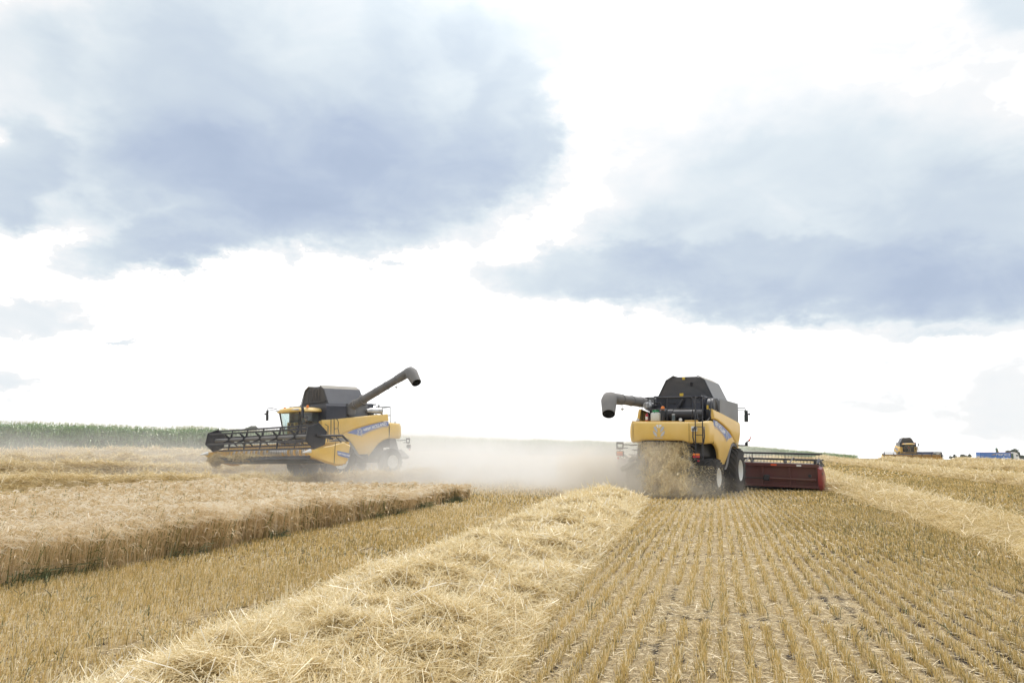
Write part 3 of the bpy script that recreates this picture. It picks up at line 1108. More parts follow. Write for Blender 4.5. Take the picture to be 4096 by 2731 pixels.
def build_maize():
    # edge of the maize field in lens-plan coordinates (u px, distance)
    E = [(-520, 54), (0, 60), (470, 66.5), (760, 80), (1060, 98), (1450, 127), (1800, 175), (1960, 214)]
    pts = [np.array(c2w((u - 1176) / 1568 * D, D)) for u, D in E]
    seg = [np.linalg.norm(pts[i + 1] - pts[i]) for i in range(len(pts) - 1)]
    parts = []
    core = []
    for i in range(len(pts) - 1):
        a, b = pts[i], pts[i + 1]
        D = (E[i][1] + E[i + 1][1]) / 2
        dirv = (b - a) / seg[i]
        nrm = np.array([-dirv[1], dirv[0]])
        if nrm @ FWD < 0:
            nrm = -nrm
        sp = .22 * max(1, D / 75)
        for r in range(7 if D < 110 else 5):
            n = int(seg[i] / sp)
            t = (np.arange(n) + rng.random(n)) * sp
            off = r * .75 + rng.normal(0, .12, n)
            base = a[None] + dirv[None] * t[:, None] + nrm[None] * off[:, None]
            x, y = base[:, 0], base[:, 1]
            z = gz(x, y)
            h = 2.15 + .25 * rng.random(n) + .15 * vnoise(x * .3, y * .3, 4)
            w = max(1, D / 60)
            lean = rng.normal(0, .04, (n, 2)) * h[:, None]
            top = np.stack([x + lean[:, 0], y + lean[:, 1], z + h], 1)
            bot = np.stack([x, y, z - .05], 1)
            mid = (top + bot) / 2
            parts.append(ribbons(np.stack([bot, mid, top], 1), np.full(n, .03 * w), .15 + .2 * rng.random(n), np.tile([[FWD[0], FWD[1], 0]], (n, 1))))
            # tassel
            for k in range(4):
                tt = top + np.stack([rng.normal(0, .09, n), rng.normal(0, .09, n), .20 + .14 * rng.random(n)], 1)
                parts.append(ribbons(np.stack([top, (top + tt) / 2, tt], 1), np.full(n, .014 * w), .90 + .1 * rng.random(n)))
            nl = 12 if r < 2 else 7
            for k in range(nl):
                f = (.10 + .85 * (k + rng.random(n)) / nl) if r < 2 else (.45 + .5 * (k + rng.random(n)) / nl)
                p0 = bot + (top - bot) * f[:, None]
                an = rng.random(n) * 2 * pi
                L = (.55 + .35 * rng.random(n)) * (1.15 - .5 * f)
                hd = np.stack([np.cos(an), np.sin(an)], 1)
                p1 = p0 + np.concatenate([hd * (L * .35)[:, None], (L * .38)[:, None]], 1)
                p2 = p0 + np.concatenate([hd * (L * .75)[:, None], (L * .36)[:, None]], 1)
                p3 = p0 + np.concatenate([hd * (L * 1.0)[:, None], (L * (-.05 - .3 * rng.random(n)))[:, None]], 1)
                ww = np.stack([np.full(n, .05), np.full(n, .085), np.full(n, .07), np.full(n, .01)], 1) * w ** .6
                tn = np.clip(.34 + .16 * rng.normal(0, 1, n) + .2 * (1 - f) * 0 + .15 * vnoise(x * .4, y * .4, 19), 0, .88)
                parts.append(ribbons(np.stack([p0, p1, p2, p3], 1), ww, tn, np.stack([-hd[:, 1] * 0, hd[:, 0] * 0, np.ones(n)], 1) + rng.normal(0, .45, (n, 3))))
        core.append((a + nrm * 1.0, b + nrm * 1.0, a + nrm * 60, b + nrm * 60))
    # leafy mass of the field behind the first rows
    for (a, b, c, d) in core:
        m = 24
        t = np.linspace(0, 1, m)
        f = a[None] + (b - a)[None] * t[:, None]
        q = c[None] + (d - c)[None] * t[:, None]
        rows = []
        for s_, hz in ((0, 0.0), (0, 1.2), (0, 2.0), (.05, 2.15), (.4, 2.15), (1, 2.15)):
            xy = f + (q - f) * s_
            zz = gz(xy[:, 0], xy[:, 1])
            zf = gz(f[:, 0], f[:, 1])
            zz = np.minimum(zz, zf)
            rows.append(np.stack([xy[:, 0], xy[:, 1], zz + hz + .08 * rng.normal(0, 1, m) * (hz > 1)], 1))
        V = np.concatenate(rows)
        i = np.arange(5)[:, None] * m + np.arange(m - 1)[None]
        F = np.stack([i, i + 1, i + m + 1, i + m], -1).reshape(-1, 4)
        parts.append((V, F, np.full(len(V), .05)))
    V, F, T = merge(parts)
    o = raw_mesh('maize_crop', V, F, CORN, T)
    tag(o, 'tall green maize crop with pale tassels along the back of the field', 'maize', kind='stuff')


build_maize()


# ------------------------------------------------------------------ combine harvester
# machine frame: x right, y forward from the front axle, z up
def lerp(a, b, t):
    return a + (b - a) * t


def curve(pts, y):
    """piecewise smooth interpolation through (y, z)"""
    if y >= pts[0][0]:
        return pts[0][1]
    for (a, za), (b, zb) in zip(pts, pts[1:]):
        if a >= y >= b:
            t = (a - y) / (a - b)
            return lerp(za, zb, t)
    return pts[-1][1]


TOP = [(1.1, 3.18), (.4, 3.22), (-.6, 3.31), (-2, 3.44), (-3.54, 3.56)]
CREASE = [(1.1, 1.95), (.35, 2.15), (-.3, 2.42), (-1, 2.68), (-2, 2.92), (-3.0, 3.10), (-3.54, 3.14)]
BOT = [(1.1, 2.26), (.3, 2.24), (-.25, 2.22), (-.65, 2.13), (-.95, 1.85), (-1.13, 1.62), (-1.38, 1.3), (-1.58, 1.13), (-1.76, 1.06), (-2.0, 1.08),
       (-2.2, 1.17), (-2.34, 1.30), (-2.6, 1.62), (-2.85, 1.85), (-3.2, 2.03), (-3.6, 2.13), (-4.2, 2.17)]
LTOP = [(1.1, 1.95), (.35, 2.15), (-.3, 2.42), (-1, 2.68), (-2, 2.92), (-3.0, 3.08), (-3.54, 3.12), (-4.3, 3.06)]


def side_x(y, z):
    """outer surface of the lower side shell: bellied, tucked in at the foot"""
    b = 1.66 - .05 * ((z - 2.5) / .9) ** 2
    if z < 2.0:
        b -= .05 * (2.0 - z)
    b -= .03 * max(0, y) ** 2
    return b


def strip(topf, botf, ys, xf, nz=8, lip=.10, th=.0):
    """shell rows along y with rolled top and bottom edges"""
    rows = []
    for y in ys:
        z0, z1 = botf(y), topf(y)
        r = [(xf(y, z0) - lip, y, z0 + .0), (xf(y, z0) - .03, y, z0 + .0)]
        for k in range(nz + 1):
            t = k / nz
            z = lerp(z0 + .03, z1 - .03, t)
            r.append((xf(y, z), y, z))
        r += [(xf(y, z1) - .03, y, z1), (xf(y, z1) - lip, y, z1)]
        rows.append(r)
    return rows


def mirror(rows, s):
    return [[(s * p[0], p[1], p[2]) for p in r] for r in rows]


def frange(a, b, n):
    return [a + (b - a) * i / (n - 1) for i in range(n)]


def text_mesh(txt, size, mat, name, bold=.012, shear=.0, mapf=None, extrude=.003, parent=None, sx=1.0):
    cu = bpy.data.curves.new(name, 'FONT')
    cu.body = txt
    cu.size = size
    cu.offset = bold
    cu.shear = shear
    cu.align_x = 'CENTER'
    cu.align_y = 'CENTER'
    cu.extrude = extrude
    cu.resolution_u = 3
    to = bpy.data.objects.new(name + '_tmp', cu)
    COL.objects.link(to)
    dg = bpy.context.evaluated_depsgraph_get()
    me = bpy.data.meshes.new_from_object(to.evaluated_get(dg))
    bpy.data.objects.remove(to)
    bpy.data.curves.remove(cu)
    for v in me.vertices:
        v.co = mapf(v.co.x * sx, v.co.y, v.co.z)
    me.materials.clear()
    me.materials.append(mat)
    o = bpy.data.objects.new(name, me)
    COL.objects.link(o)
    if parent:
        o.parent = parent
    return o


LEAVES = [
    [(912, 908), (925, 898), (942, 893), (960, 892), (960, 948), (948, 946), (930, 922)],
    [(875, 948), (882, 932), (895, 921), (908, 926), (925, 948), (940, 978), (943, 1024), (925, 1012), (897, 985)],
    [(867, 988), (885, 1003), (903, 1016), (922, 1036), (933, 1058), (937, 1087), (912, 1082), (886, 1062), (870, 1028)],
]


def leaf_polys(w, h):
    out = []
    for L in LEAVES:
        P = [((x - 966) / 200 * w, (990 - y) / 198 * h) for x, y in L]
        out.append(P)
        out.append([(-x, y) for x, y in P][::-1])
    return out


def make_wheel(parent, x, y, z, R, W, rimr, side, lugs=22, far=False):
    """side +1: outer face towards +x"""
    w = empty('wheel', (x, y, z), parent)
    h = W / 2
    n = 24 if far else 44
    t = MB()
    prof = [(-h * .86, rimr), (-h, rimr + .06), (-h * 1.0, R * .80), (-h * .93, R * .90), (-h * .78, R * .945), (h * .78, R * .945), (h * .93, R * .90),
            (h * 1.0, R * .80), (h, rimr + .06), (h * .86, rimr), (h * .7, rimr - .03), (-h * .7, rimr - .03), (-h * .86, rimr)]
    t.lathe(prof, n=n)
    # chevron lugs
    if not far:
        for k in range(lugs):
            for sd in (-1, 1):
                a0 = 2 * pi * (k + (.5 if sd > 0 else 0)) / lugs
                da = 2 * pi / lugs * 1.35
                seg = 5
                vs = []
                for i in range(seg + 1):
                    q = i / seg
                    xx = sd * lerp(.03, h * 1.02, q)
                    aa = a0 + da * q ** 1.1
                    rr = R * (.998 - .05 * max(0, q - .7) / .3)
                    wd = .055 / R
                    for (r_, a_) in ((R * .93, aa - wd), (rr, aa - wd * .7), (rr, aa + wd * .7), (R * .93, aa + wd)):
                        vs.append((xx, r_ * cos(a_), r_ * sin(a_)))
                # shoulder foot running down the sidewall
                aa = a0 + da * 1.08
                for (r_, a_, e) in ((R * .82, aa - .03, 1.0), (R * .84, aa - .02, 1.03), (R * .84, aa + .02, 1.03), (R * .82, aa + .03, 1.0)):
                    vs.append((sd * h * e, r_ * cos(a_), r_ * sin(a_)))
                fs = []
                for i in range(seg + 1):
                    b = i * 4
                    fs += [(b, b + 1, b + 5, b + 4), (b + 1, b + 2, b + 6, b + 5), (b + 2, b + 3, b + 7, b + 6)]
                fs.append((0, 1, 2, 3))
                e = (seg + 1) * 4
                fs.append((e, e + 3, e + 2, e + 1))
                t.add(vs, fs)
    t.build('tyre', RUB, w, smooth=35)
    r = MB()
    s = side
    prof = [(s * h * .90, rimr + .012), (s * h * .93, rimr + .0), (s * h * .86, rimr - .03), (s * h * .55, rimr - .06), (s * h * .30, rimr - .09), (s * h * .22, rimr * .55), (s * h * .38, rimr * .42),
            (s * h * .38, rimr * .27), (s * h * .52, rimr * .24), (s * h * .54, 0.001)]
    r.lathe(prof, n=n)
    if not far:
        for k in range(10):
            a = 2 * pi * k / 10
            r.cyl((s * h * .38, rimr * .35 * cos(a), rimr * .35 * sin(a)), (s * h * .45, rimr * .35 * cos(a), rimr * .35 * sin(a)), .018, n=6)
        for k in range(3):
            pass
    r.build('rim', WHT, w, smooth=35)
    return w


def make_header(root, style, base_z, tilt, W=9.7, far=False, reelz=1.0):
    """style 'yellow' or 'red'. level frame: origin at the foot of the back sheet"""
    hd = empty('header', (0, 2.1, base_z), root)
    hd.rotation_euler = (tilt, 0, 0)
    H = W / 2
    main = {'yellow': YELCLEAN, 'red': REDP}[style]
    yel = style == 'yellow'
    # back frame
    m = MB()
    m.box((0, 0, .52), (W, .03, 1.0))
    m.box((0, -.05, 1.00), (W + .04, .20, .16), bev=.02)
    m.box((0, -.06, .04), (W, .16, .10), bev=.01)
    for x in np.linspace(-H + .02, H - .02, 9 if not far else 5):
        m.box((x, -.06, .5), (.09, .10, .84))
    for s in (-1, 1):
        m.box((s * (H - .02), -.04, .52), (.12, .18, 1.1), bev=.02)
    m.box((0, .55, .02), (W - .1, 1.1, .05))
    m.build('back_frame', main, hd)
    # table extending to the knife
    m = MB()
    m.box((0, 1.42, -.03), (W - .1, .95, .04))
    m.box((0, 1.90, -.02), (W - .1, .06, .05))
    m.build('table', YELCLEAN if yel else REDP, hd)
    m = MB()
    m.box((0, 1.94, -.05), (W - .06, .05, .16))
    m.box((0, 1.2, -.12), (W - 1.0, .9, .05))
    nf = 130 if not far else 0
    for k in range(nf):
        x = -H + .1 + (W - .2) * k / (nf - 1)
        m.add([(x - .02, 1.95, -.03), (x + .02, 1.95, -.03), (x, 2.06, -.02), (x, 1.95, .0)], [(0, 1, 2), (0, 2, 3), (1, 3, 2), (0, 3, 1)])
    m.build('knife_bar', BLK, hd)
    # intake auger: silver tube with yellow spiral flighting
    if not far:
        ay, az = .62, .42
        m = MB()
        m.cyl((-H + .1, ay, az), (H - .1, ay, az), .20, n=24)
        for k in range(12):
            a = k * 2.1
            x = -.5 + k * .09
            m.cyl((x, ay, az), (x, ay + .42 * cos(a), az + .42 * sin(a)), .012, n=6)
        m.build('intake_auger', SILV, hd)
        for s in (-1, 1):
            m = MB()
            rows = []
            L = H - .1 - .75
            turns = L / .52
            N = int(turns * 18)
            for i in range(N + 1):
                a = s * 2 * pi * turns * i / N
                x = s * (.75 + L * i / N)
                c_, s_ = cos(a), sin(a)
                rows.append([(x, ay + .19 * c_, az + .19 * s_), (x + .005, ay + .33 * c_, az + .33 * s_), (x + .022, ay + .33 * c_, az + .33 * s_), (x + .02, ay + .19 * c_, az + .19 * s_)])
            m.grid(rows)
            m.build('auger_flight', YELCLEAN if yel else SILV, hd)
    # end dividers
    for s in (-1, 1):
        m = MB()
        # outline (y, z) with tip towards the crop
        o = [(-.22, .92), (.25, 1.02), (.75, .78), (1.4, .52), (2.15, .22), (2.22, .12), (1.9, .0), (1.2, -.14), (.45, -.22), (.05, -.12), (-.22, .15)]
        wid = [.13, .17, .17, .14, .05, .03, .06, .13, .17, .17, .14]
        vs = []
        for (p, w_) in zip(o, wid):
            vs.append((s * H, p[0], p[1]))
        for (p, w_) in zip(o, wid):
            q = (lerp(p[0], .9, .10), lerp(p[1], .4, .14))
            vs.append((s * (H + w_), q[0], q[1]))
        n = len(o)
        cm = (s * (H + .16), .8, .38)
        vs.append(cm)
        vs.append((s * H, .8, .38))
        fs = [(i, (i + 1) % n, n + (i + 1) % n, n + i) for i in range(n)]
        fs += [(n + i, n + (i + 1) % n, 2 * n) for i in range(n)] + [(i, (i + 1) % n, 2 * n + 1) for i in range(n)]
        m.add(vs, fs)
        d = m.build('crop_divider', YEL if yel else REDC, hd, smooth=50)
        if yel:
            t = MB()
            t.cyl((s * (H + .02), 2.02, .24), (s * (H + .03), 2.42, .09), .10, .025, n=12)
            t.build('divider_tip', DWHT, hd)
            if not far:
                g_ = MB()
                g_.box((s * (H + .172), .74, .38), (.006, .035, 1.0), R=Matrix.Rotation(radians(-8), 3, 'X'))
                g_.build('panel_seam', SEAM, hd)
                t = MB()
                t.prism([(-.15, .50), (.62, .50), (.55, .30), (.32, .27), (-.15, .27)], s * (H + .168), s * (H + .174), 'x')
                t.build('decal', BLUE, hd)
                text_mesh('NEW HOLLAND', .13, DWHT, 'lettering', bold=.004, shear=.15, parent=hd,
                          mapf=lambda a, b, c, s=s: Vector((s * (H + .178 + c * .3), .20 + s * a * -1 * (-1) * (-1) if s > 0 else .20 - a * -1 * -1, .385 + b)), sx=.78)
        else:
            t = MB()
            t.box((s * (H + .165), .16, .66), (.01, .30, .09))
            t.build('decal', BLK, hd)
    # reel
    ry, rz, RR = 1.78, reelz, .56
    m = MB()
    m.cyl((-H + .12, ry, rz), (H - .12, ry, rz), .10, n=20)
    m.build('reel_tube', AUGG, hd)
    a0 = pi / 2
    bm_ = MB()
    spx = np.linspace(-H + .14, H - .14, 7)
    for k in range(6):
        a = a0 + k * pi / 3
        by, bz = ry + RR * cos(a), rz + RR * sin(a)
        bm_.tube([(-H + .1, by, bz), (H - .1, by, bz)], .024, n=6)
        bm_.box((0, by - .01, bz - .045), (W - .24, .012, .045))
        if not far:
            nt_ = 62
            tm = MB()
            for i in range(nt_):
                x = -H + .18 + (W - .36) * i / (nt_ - 1)
                tm.tube([(x, by, bz - .03), (x, by - .02, bz - .16), (x, by - .05, bz - .27)], .007, n=4)
            tm.build('tines', BLK, hd, smooth=0)
    bm_.build('reel_bat', BLK, hd)
    for x in spx[1:-1]:
        sm = MB()
        sm.cyl((x - .03, ry, rz), (x + .03, ry, rz), .15, n=14)
        for k in range(6):
            a = a0 + k * pi / 3
            d = Vector((0, cos(a), sin(a)))
            t_ = Vector((0, -sin(a), cos(a)))
            c = Vector((x, ry, rz))
            vs = [c + d * .10 - t_ * .075, c + d * .10 + t_ * .075, c + d * RR + t_ * .022, c + d * RR - t_ * .022]
            vs = [v + Vector((.012, 0, 0)) for v in vs] + [v - Vector((.012, 0, 0)) for v in vs]
            sm.add(vs, [(0, 1, 2, 3), (7, 6, 5, 4), (0, 4, 5, 1), (1, 5, 6, 2), (2, 6, 7, 3), (3, 7, 4, 0)])
        sm.build('reel_spider', BLK, hd)
    for s in (-1, 1):
        pl = MB()
        if yel:
            poly = [(ry + .64 * cos(a0 + k * pi / 3), rz + .64 * sin(a0 + k * pi / 3)) for k in range(6)]
        else:
            poly = [(ry + .30 * cos(k * pi / 5), rz + .30 * sin(k * pi / 5)) for k in range(10)]
        pl.prism(poly, s * (H - .10), s * (H - .06), 'x')
        for k in range(6):
            a = a0 + k * pi / 3
            pl.cyl((s * (H - .12), ry + .55 * cos(a), rz + .55 * sin(a)), (s * (H - .03), ry + .55 * cos(a), rz + .55 * sin(a)), .03, n=8)
        pl.build('reel_end_plate', BLK, hd, smooth=30)
        ar = MB()
        x = s * (H - .0)
        ar.tube([(x, -.05, 1.08), (x, .35, 1.30), (x, .75, 1.22), (x, ry - .1, rz + .02)], .055, n=8)
        ar.box((x, 1.35, rz + .04), (.07, .95, .10))
        ar.cyl((x + s * .03, .2, .85), (x + s * .03, .75, 1.18), .03, n=8)
        ar.cyl((x, 1.0, rz + .12), (x, 1.6, rz + .10), .025, n=8)
        ar.build('reel_arm', BLK, hd)
    if not far and not yel:
        m = MB()
        m.cyl((.6, -.16, .37), (2.55, -.16, .37), .022, n=8)
        m.box((2.62, -.16, .40), (.26, .20, .26), bev=.03)
        m.build('drive_shaft', BLK, hd)
        m = MB()
        m.cyl((2.75, -.16, .37), (H - .1, -.16, .37), .055, n=12)
        m.build('shaft_guard', REDP, hd)
        m = MB()
        m.box((2.95, -.153, 1.0), (.26, .006, .07))
        m.build('reflector', ORR, hd)
        m = MB()
        m.box((4.05, -.153, 1.0), (.20, .006, .07))
        m.build('reflector', DWHT, hd)
        m = MB()
        m.cyl((H - .35, -.10, .55), (H - .35, -.16, .55), .07, n=14)
        m.build('hub_cap', BLK, hd)
        m = MB()
        m.tube([(H - .1, -.05, 1.0), (H - .05, -.12, 1.18), (H + .02, .1, 1.28), (H + .05, .4, 1.2)], .015, n=6)
        m.tube([(H - .1, -.05, .98), (H + .0, -.10, 1.12), (H + .08, .15, 1.2), (H + .08, .5, 1.1)], .015, n=6)
        m.box((H - .12, -.05, 1.18), (.10, .14, .22))
        m.build('hydraulic_hoses', BLK, hd)
        m = MB()
        for x in (1.6, 3.6):
            m = MB()
            m.tube([(x, .02, 1.06), (x + .12, .5, 1.35), (x + .12, 1.2, 1.2)], .03, n=6)
            m.build('header_brace', AUGG, hd)
    return hd


def make_combine(pose, label, style, auger_dir, base_z, tilt, group, far=False, W=9.7, spout=None):
    X, D, gzv, az, roll, pitch = pose
    wx, wy = c2w(X, D)
    root = empty('combine_harvester', (wx, wy, gzv))
    root.rotation_mode = 'YXZ'
    root.rotation_euler = (radians(pitch), radians(roll), TH - radians(az))
    tag(root, label, 'combine harvester', group)
    # ---- chassis and inner body
    m = MB()
    m.box((0, -.9, 1.5), (2.0, 5.6, .5))
    m.box((0, -1.6, 2.2), (2.6, 5.0, 1.2))
    m.box((0, 0, 1.0), (2.6, .35, .35))
    m.box((0, -3.66, .85), (2.9, .22, .25))
    m.box((0, -3.0, 1.25), (1.6, 1.6, .5))
    m.box((-1.42, -1.6, 1.05), (.22, 1.1, .5), bev=.04)
    m.box((1.42, -1.9, 1.1), (.22, .9, .45), bev=.04)
    for s in (-1, 1):
        m.cyl((s * .3, -4.2, 1.0), (s * .95, -3.7, .85), .05, n=8)
    m.build('chassis', VOID2, root)
    # ---- straw hood opening sides and chopper doors at the rear
    if not far:
        for s, xo in ((-1, -1.28), (1, .82)):
            m = MB()
            m.prism([(-4.35, 2.25), (-3.9, 2.25), (-4.0, 1.35), (-4.35, 1.15), (-4.62, 1.35)], xo - .03, xo + .03, 'x')
            if s > 0:
                for k in range(4):
                    m.tube([(xo - .02, -4.6 - .02 * k, 1.75 - .1 * k), (xo - .28 + .07 * k, -4.9, 1.30 - .09 * k), (xo - .38 + .09 * k, -4.98, 1.20 - .08 * k)], .018, n=6)
            m.build('deflector_plate', AUGG, root)
        # chaff spreader shoe
        m = MB()
        m.prism([(.50, 1.20), (.82, 1.42), (1.02, 1.28), (1.10, 1.12), (.95, .98), (.62, .96)], -4.95, -4.35, 'y')
        m.build('chaff_spreader', AUGG, root)
        m = MB()
        m.prism([(-1.95, 1.02), (-1.25, 1.45), (-1.22, 1.30), (-1.85, .88)], -4.9, -4.3, 'y')
        m.build('chaff_spreader', AUGG, root)
    # ---- wheels
    for s in (-1, 1):
        make_wheel(root, s * 1.58, 0, 1.0, 1.0, .66, .46, s, 20, far)
        make_wheel(root, s * 1.62, -3.67, .76, .76, .54, .375, s, 18, far)
    # ---- lower side shells, wrapped to the corner
    ysl = frange(.62, -3.56, 60)
    for s in (-1, 1):
        rows = strip(lambda y: curve(LTOP, y), lambda y: min(curve(BOT, y), curve(LTOP, y) - .02), ysl, side_x, 8)
        m = MB()
        m.grid(mirror(rows, s))
        m.build('side_shell', YEL, root, smooth=60)
        # upper shell stands proud of the lower one
        rows = strip(lambda y: curve(TOP, y), lambda y: curve(CREASE, y), frange(1.08, -3.52, 40), lambda y, z: 1.70 - .05 * ((z - 2.9) / .5) ** 2 - .03 * max(0, y) ** 2, 6, lip=.13)
        rows = [[rows[0][0]] * 0 + [(p[0] - .10, p[1], p[2]) for p in rows[0]]] + rows + [[(p[0] - .12, p[1] - .03, p[2]) for p in rows[-1]]]
        m = MB()
        m.grid(mirror(rows, s))
        m.build('upper_shell', YEL, root, smooth=60)
        # black mudguard lip over the front wheel
        m = MB()
        rr = []
        for k in range(20):
            t = k / 19
            y = lerp(.62, -1.78, t)
            z = min(curve(BOT, y), 2.3)
            dy, dz = .20 * t, -.20 * (1 - t) * .9
            n_ = Vector((0, .30 * min(1, t * 2.2) ** 1.0 * (1 - .3 * t), -.22 * (1 - t) ** 1.5 - .02))
            rr.append([(s * 1.60, y, z + .02), (s * 1.63, y + n_.y * .5, z + n_.z * .5), (s * 1.62, y + n_.y, z + n_.z), (s * 1.45, y + n_.y, z + n_.z)])
        m.grid(rr)
        m.build('mudguard', AUGG, root, smooth=60)
        # blue flash with lettering and emblem
        def sxy(y, z, e=.006, s=s):
            return Vector((s * (side_x(y, z) + e), y, z))
        rows = []
        for k in range(40):
            y = lerp(-.55, -3.545, k / 39)
            z1 = curve(CREASE, y) - .035
            z0 = z1 - .42 if y < -1.45 else lerp(curve(CREASE, -.55) - .04, curve(CREASE, -1.45) - .46, (-.55 - y) / .9)
            z0 = max(z0, curve([(-1.45, 2.30), (-2.2, 2.60), (-3.0, 2.80), (-3.6, 2.86)], y)) if y < -1.45 else z0
            rows.append([tuple(sxy(y, lerp(z0, z1, q))) for q in (0, .25, .5, .75, 1)])
        m = MB()
        m.grid(rows)
        m.build('blue_flash', BLUE, root, smooth=60)
        # thin pinstripe under it
        rows = []
        for k in range(30):
            y = lerp(-1.5, -3.5, k / 29)
            z0 = curve([(-1.5, 2.27), (-2.2, 2.57), (-3.0, 2.765), (-3.6, 2.825)], y) - .01
            rows.append([tuple(sxy(y, z0 - .02)), tuple(sxy(y, z0))])
        m = MB()
        m.grid(rows)
        m.build('pinstripe', BLUE, root, smooth=60)
        if not far:
            def baseline(y):
                return curve([(-1.3, 2.50), (-1.75, 2.60), (-2.4, 2.78), (-3.0, 2.925), (-3.5, 2.97)], y)
            # letters read from front to rear on the left side, rear to front on the right
            def mapl(a, b, c, s=s):
                y = -2.52 - a if s < 0 else -2.52 + a
                return Vector((s * (side_x(y, 2.8) + .010 + c * .3), y, baseline(y) + b))
            text_mesh('NEW HOLLAND', .27, DWHT, 'lettering', bold=.010, shear=.12, mapf=mapl, parent=root, sx=.86)
            m = MB()
            for P in leaf_polys(.40, .40):
                m.prism([(p[0], p[1]) for p in P], 0, .004, 'x')
            m.v = [(s * (side_x(-1.42, 2.52) + .010 + v[0]), -1.42 + v[1], 2.50 + v[2] * 1.1) for v in m.v]
            m.build('leaf_emblem', DGRY, root, smooth=0)
    # ---- rear hood: runs round the back
    path = []
    for k in range(9):
        path.append((1.66, lerp(-3.60, -4.25, k / 8)))
    for k in range(1, 10):
        a = pi / 2 * k / 9
        path.append((1.66 - .45 * (1 - cos(a)), -4.25 - .45 * sin(a)))
    for k in range(1, 14):
        path.append((1.21 * (1 - k / 7), -4.70))
    full = [(x, y) for x, y in path]
    left = [(-x, y) for x, y in path[:18]][::-1]
    full += left[1:]
    rows = []
    for i, (x, y) in enumerate(full):
        nx, ny = (np.sign(x) * 1.0, 0) if y > -4.25 else ((0, -1) if abs(x) <= 1.21 else tuple(np.array([np.sign(x) * (abs(x) - 1.21), (y + 4.25)]) / max(1e-6, np.hypot(abs(x) - 1.21, y + 4.25))))
        back = max(0, min(1, (-y - 3.6) / 1.1))
        z1 = lerp(3.06, 2.96, back)
        mid = 1 if abs(x) < .80 else 0
        z0 = lerp(2.12, 2.08, back)
        if y < -4.6:
            z0 = 2.10 + .10 * max(0, min(1, (1.15 - abs(x + .15)) / .3))
        col = []
        for q, ins in ((0, .30), (0, .10), (.03, .03), (.10, .0), (.3, -.03), (.5, -.04), (.75, -.03), (.90, .0), (.97, .03), (1, .08), (1, .25)):
            col.append((x - nx * ins, y - ny * ins, lerp(z0, z1, q)))
        rows.append(col)
    m = MB()
    m.grid(rows)
    rh = m.build('rear_hood', YEL, root, smooth=60)
    if not far:
        for xx in (-1.43, .98):
            m = MB()
            m.box((xx, -4.742 if abs(xx) < 1.2 else -4.70, 2.53), (.014, .012, .74))
            m.build('panel_seam', SEAM, root)
        # emblem, four grey-silver and two white leaves
        m = MB()
        for i, P in enumerate(leaf_polys(.50, .50)):
            m.prism(P, -4.752, -4.745, 'y')
        m.v = [(v[0] - .28, v[1], v[2] + 2.60) for v in m.v]
        m.mi = [0 if i < 18 else 1 for i in range(len(m.f))]
        m.build('leaf_emblem', [DWHT, DGRY], root, smooth=0)
        m = MB()
        m.box((-.30, -4.742, 2.30), (.40, .006, .02))
        m.build('worn_lettering', DGRY, root)
        # registration plate
        m = MB()
        m.box((1.20, -4.758, 2.68), (.24, .010, .20), bev=.004)
        m.build('number_plate', DWHT, root)
        text_mesh('687', .15, BLK, 'plate_number', bold=.001, parent=root, mapf=lambda a, b, c: Vector((1.205 + a, -4.768 - c * .3, 2.665 + b)))
        m = MB()
        m.box((-.5, -4.3, 2.985), (2.1, .5, .03))
        m.box((1.0, -4.45, 3.0), (.5, .25, .07), bev=.02)
        m.build('hood_cap', YELCLEAN, root)
    # ---- engine deck
    m = MB()
    m.box((0, -3.3, 2.93), (2.9, 2.2, .06))
    m.box((0, -2.55, 3.55), (2.2, .55, 1.25), bev=.04)
    m.prism([(-.78, 2.96), (.95, 2.96), (.98, 4.14), (-1.0, 4.14), (-.98, 3.85)], -2.95, -2.80, 'y')
    m.box((0, -2.95, 4.13), (2.1, .4, .06))
    m.build('engine_housing', NAVY, root)
    m = MB()
    for xx in (-.62, .12, .55):
        m.box((xx, -2.965, 3.55), (.03, .03, 1.1))
    m.box((-.33, -2.98, 3.85), (.42, .05, .05))
    m.box((-.33, -2.98, 3.45), (.45, .05, .05))
    m.box((-.33, -2.97, 3.2), (.55, .06, .05))
    m.tube([(-.1, -3.0, 3.35), (.02, -3.15, 3.6), (.25, -3.1, 4.0)], .07, n=10)
    m.tube([(-1.05, -3.1, 3.85), (-.75, -3.2, 3.85), (-.55, -3.2, 3.6), (-.5, -3.1, 3.2)], .05, n=8)
    m.box((.35, -2.99, 3.05), (1.2, .1, .3))
    m.build('engine_grille', BLK, root)
    m = MB()
    m.tube([(-1.25, -3.4, 2.96), (-1.05, -3.45, 3.3), (-1.2, -3.4, 3.6)], .04, n=8)
    m.build('intake_hose', BLK, root)
    m = MB()
    m.cyl((-1.3, -2.6, 2.96), (-1.3, -2.6, 3.56), .10, n=10)
    m.build('muffler_bracket', BLK, root)
    if not far:
        m = MB()
        m.cyl((-.58, -3.55, 3.32), (-.30, -3.55, 3.32), .26, n=28)
        m.cyl((-.30, -3.55, 3.32), (-.02, -3.55, 3.32), .23, n=28)
        m.cyl((-.02, -3.55, 3.32), (1.25, -3.55, 3.32), .20, n=28)
        m.cyl((-.62, -3.55, 3.32), (-.58, -3.55, 3.32), .08, n=14)
        m.build('air_cleaner', BLK, root)
        m = MB()
        m.cyl((-1.35, -2.15, 3.72), (-1.35, -2.45, 3.74), .10, .17, n=18)
        m.cyl((-1.35, -2.45, 3.74), (-1.35, -3.25, 3.74), .17, n=22)
        m.cyl((-1.28, -3.25, 3.74), (-1.28, -3.31, 3.74), .16, .10, n=22)
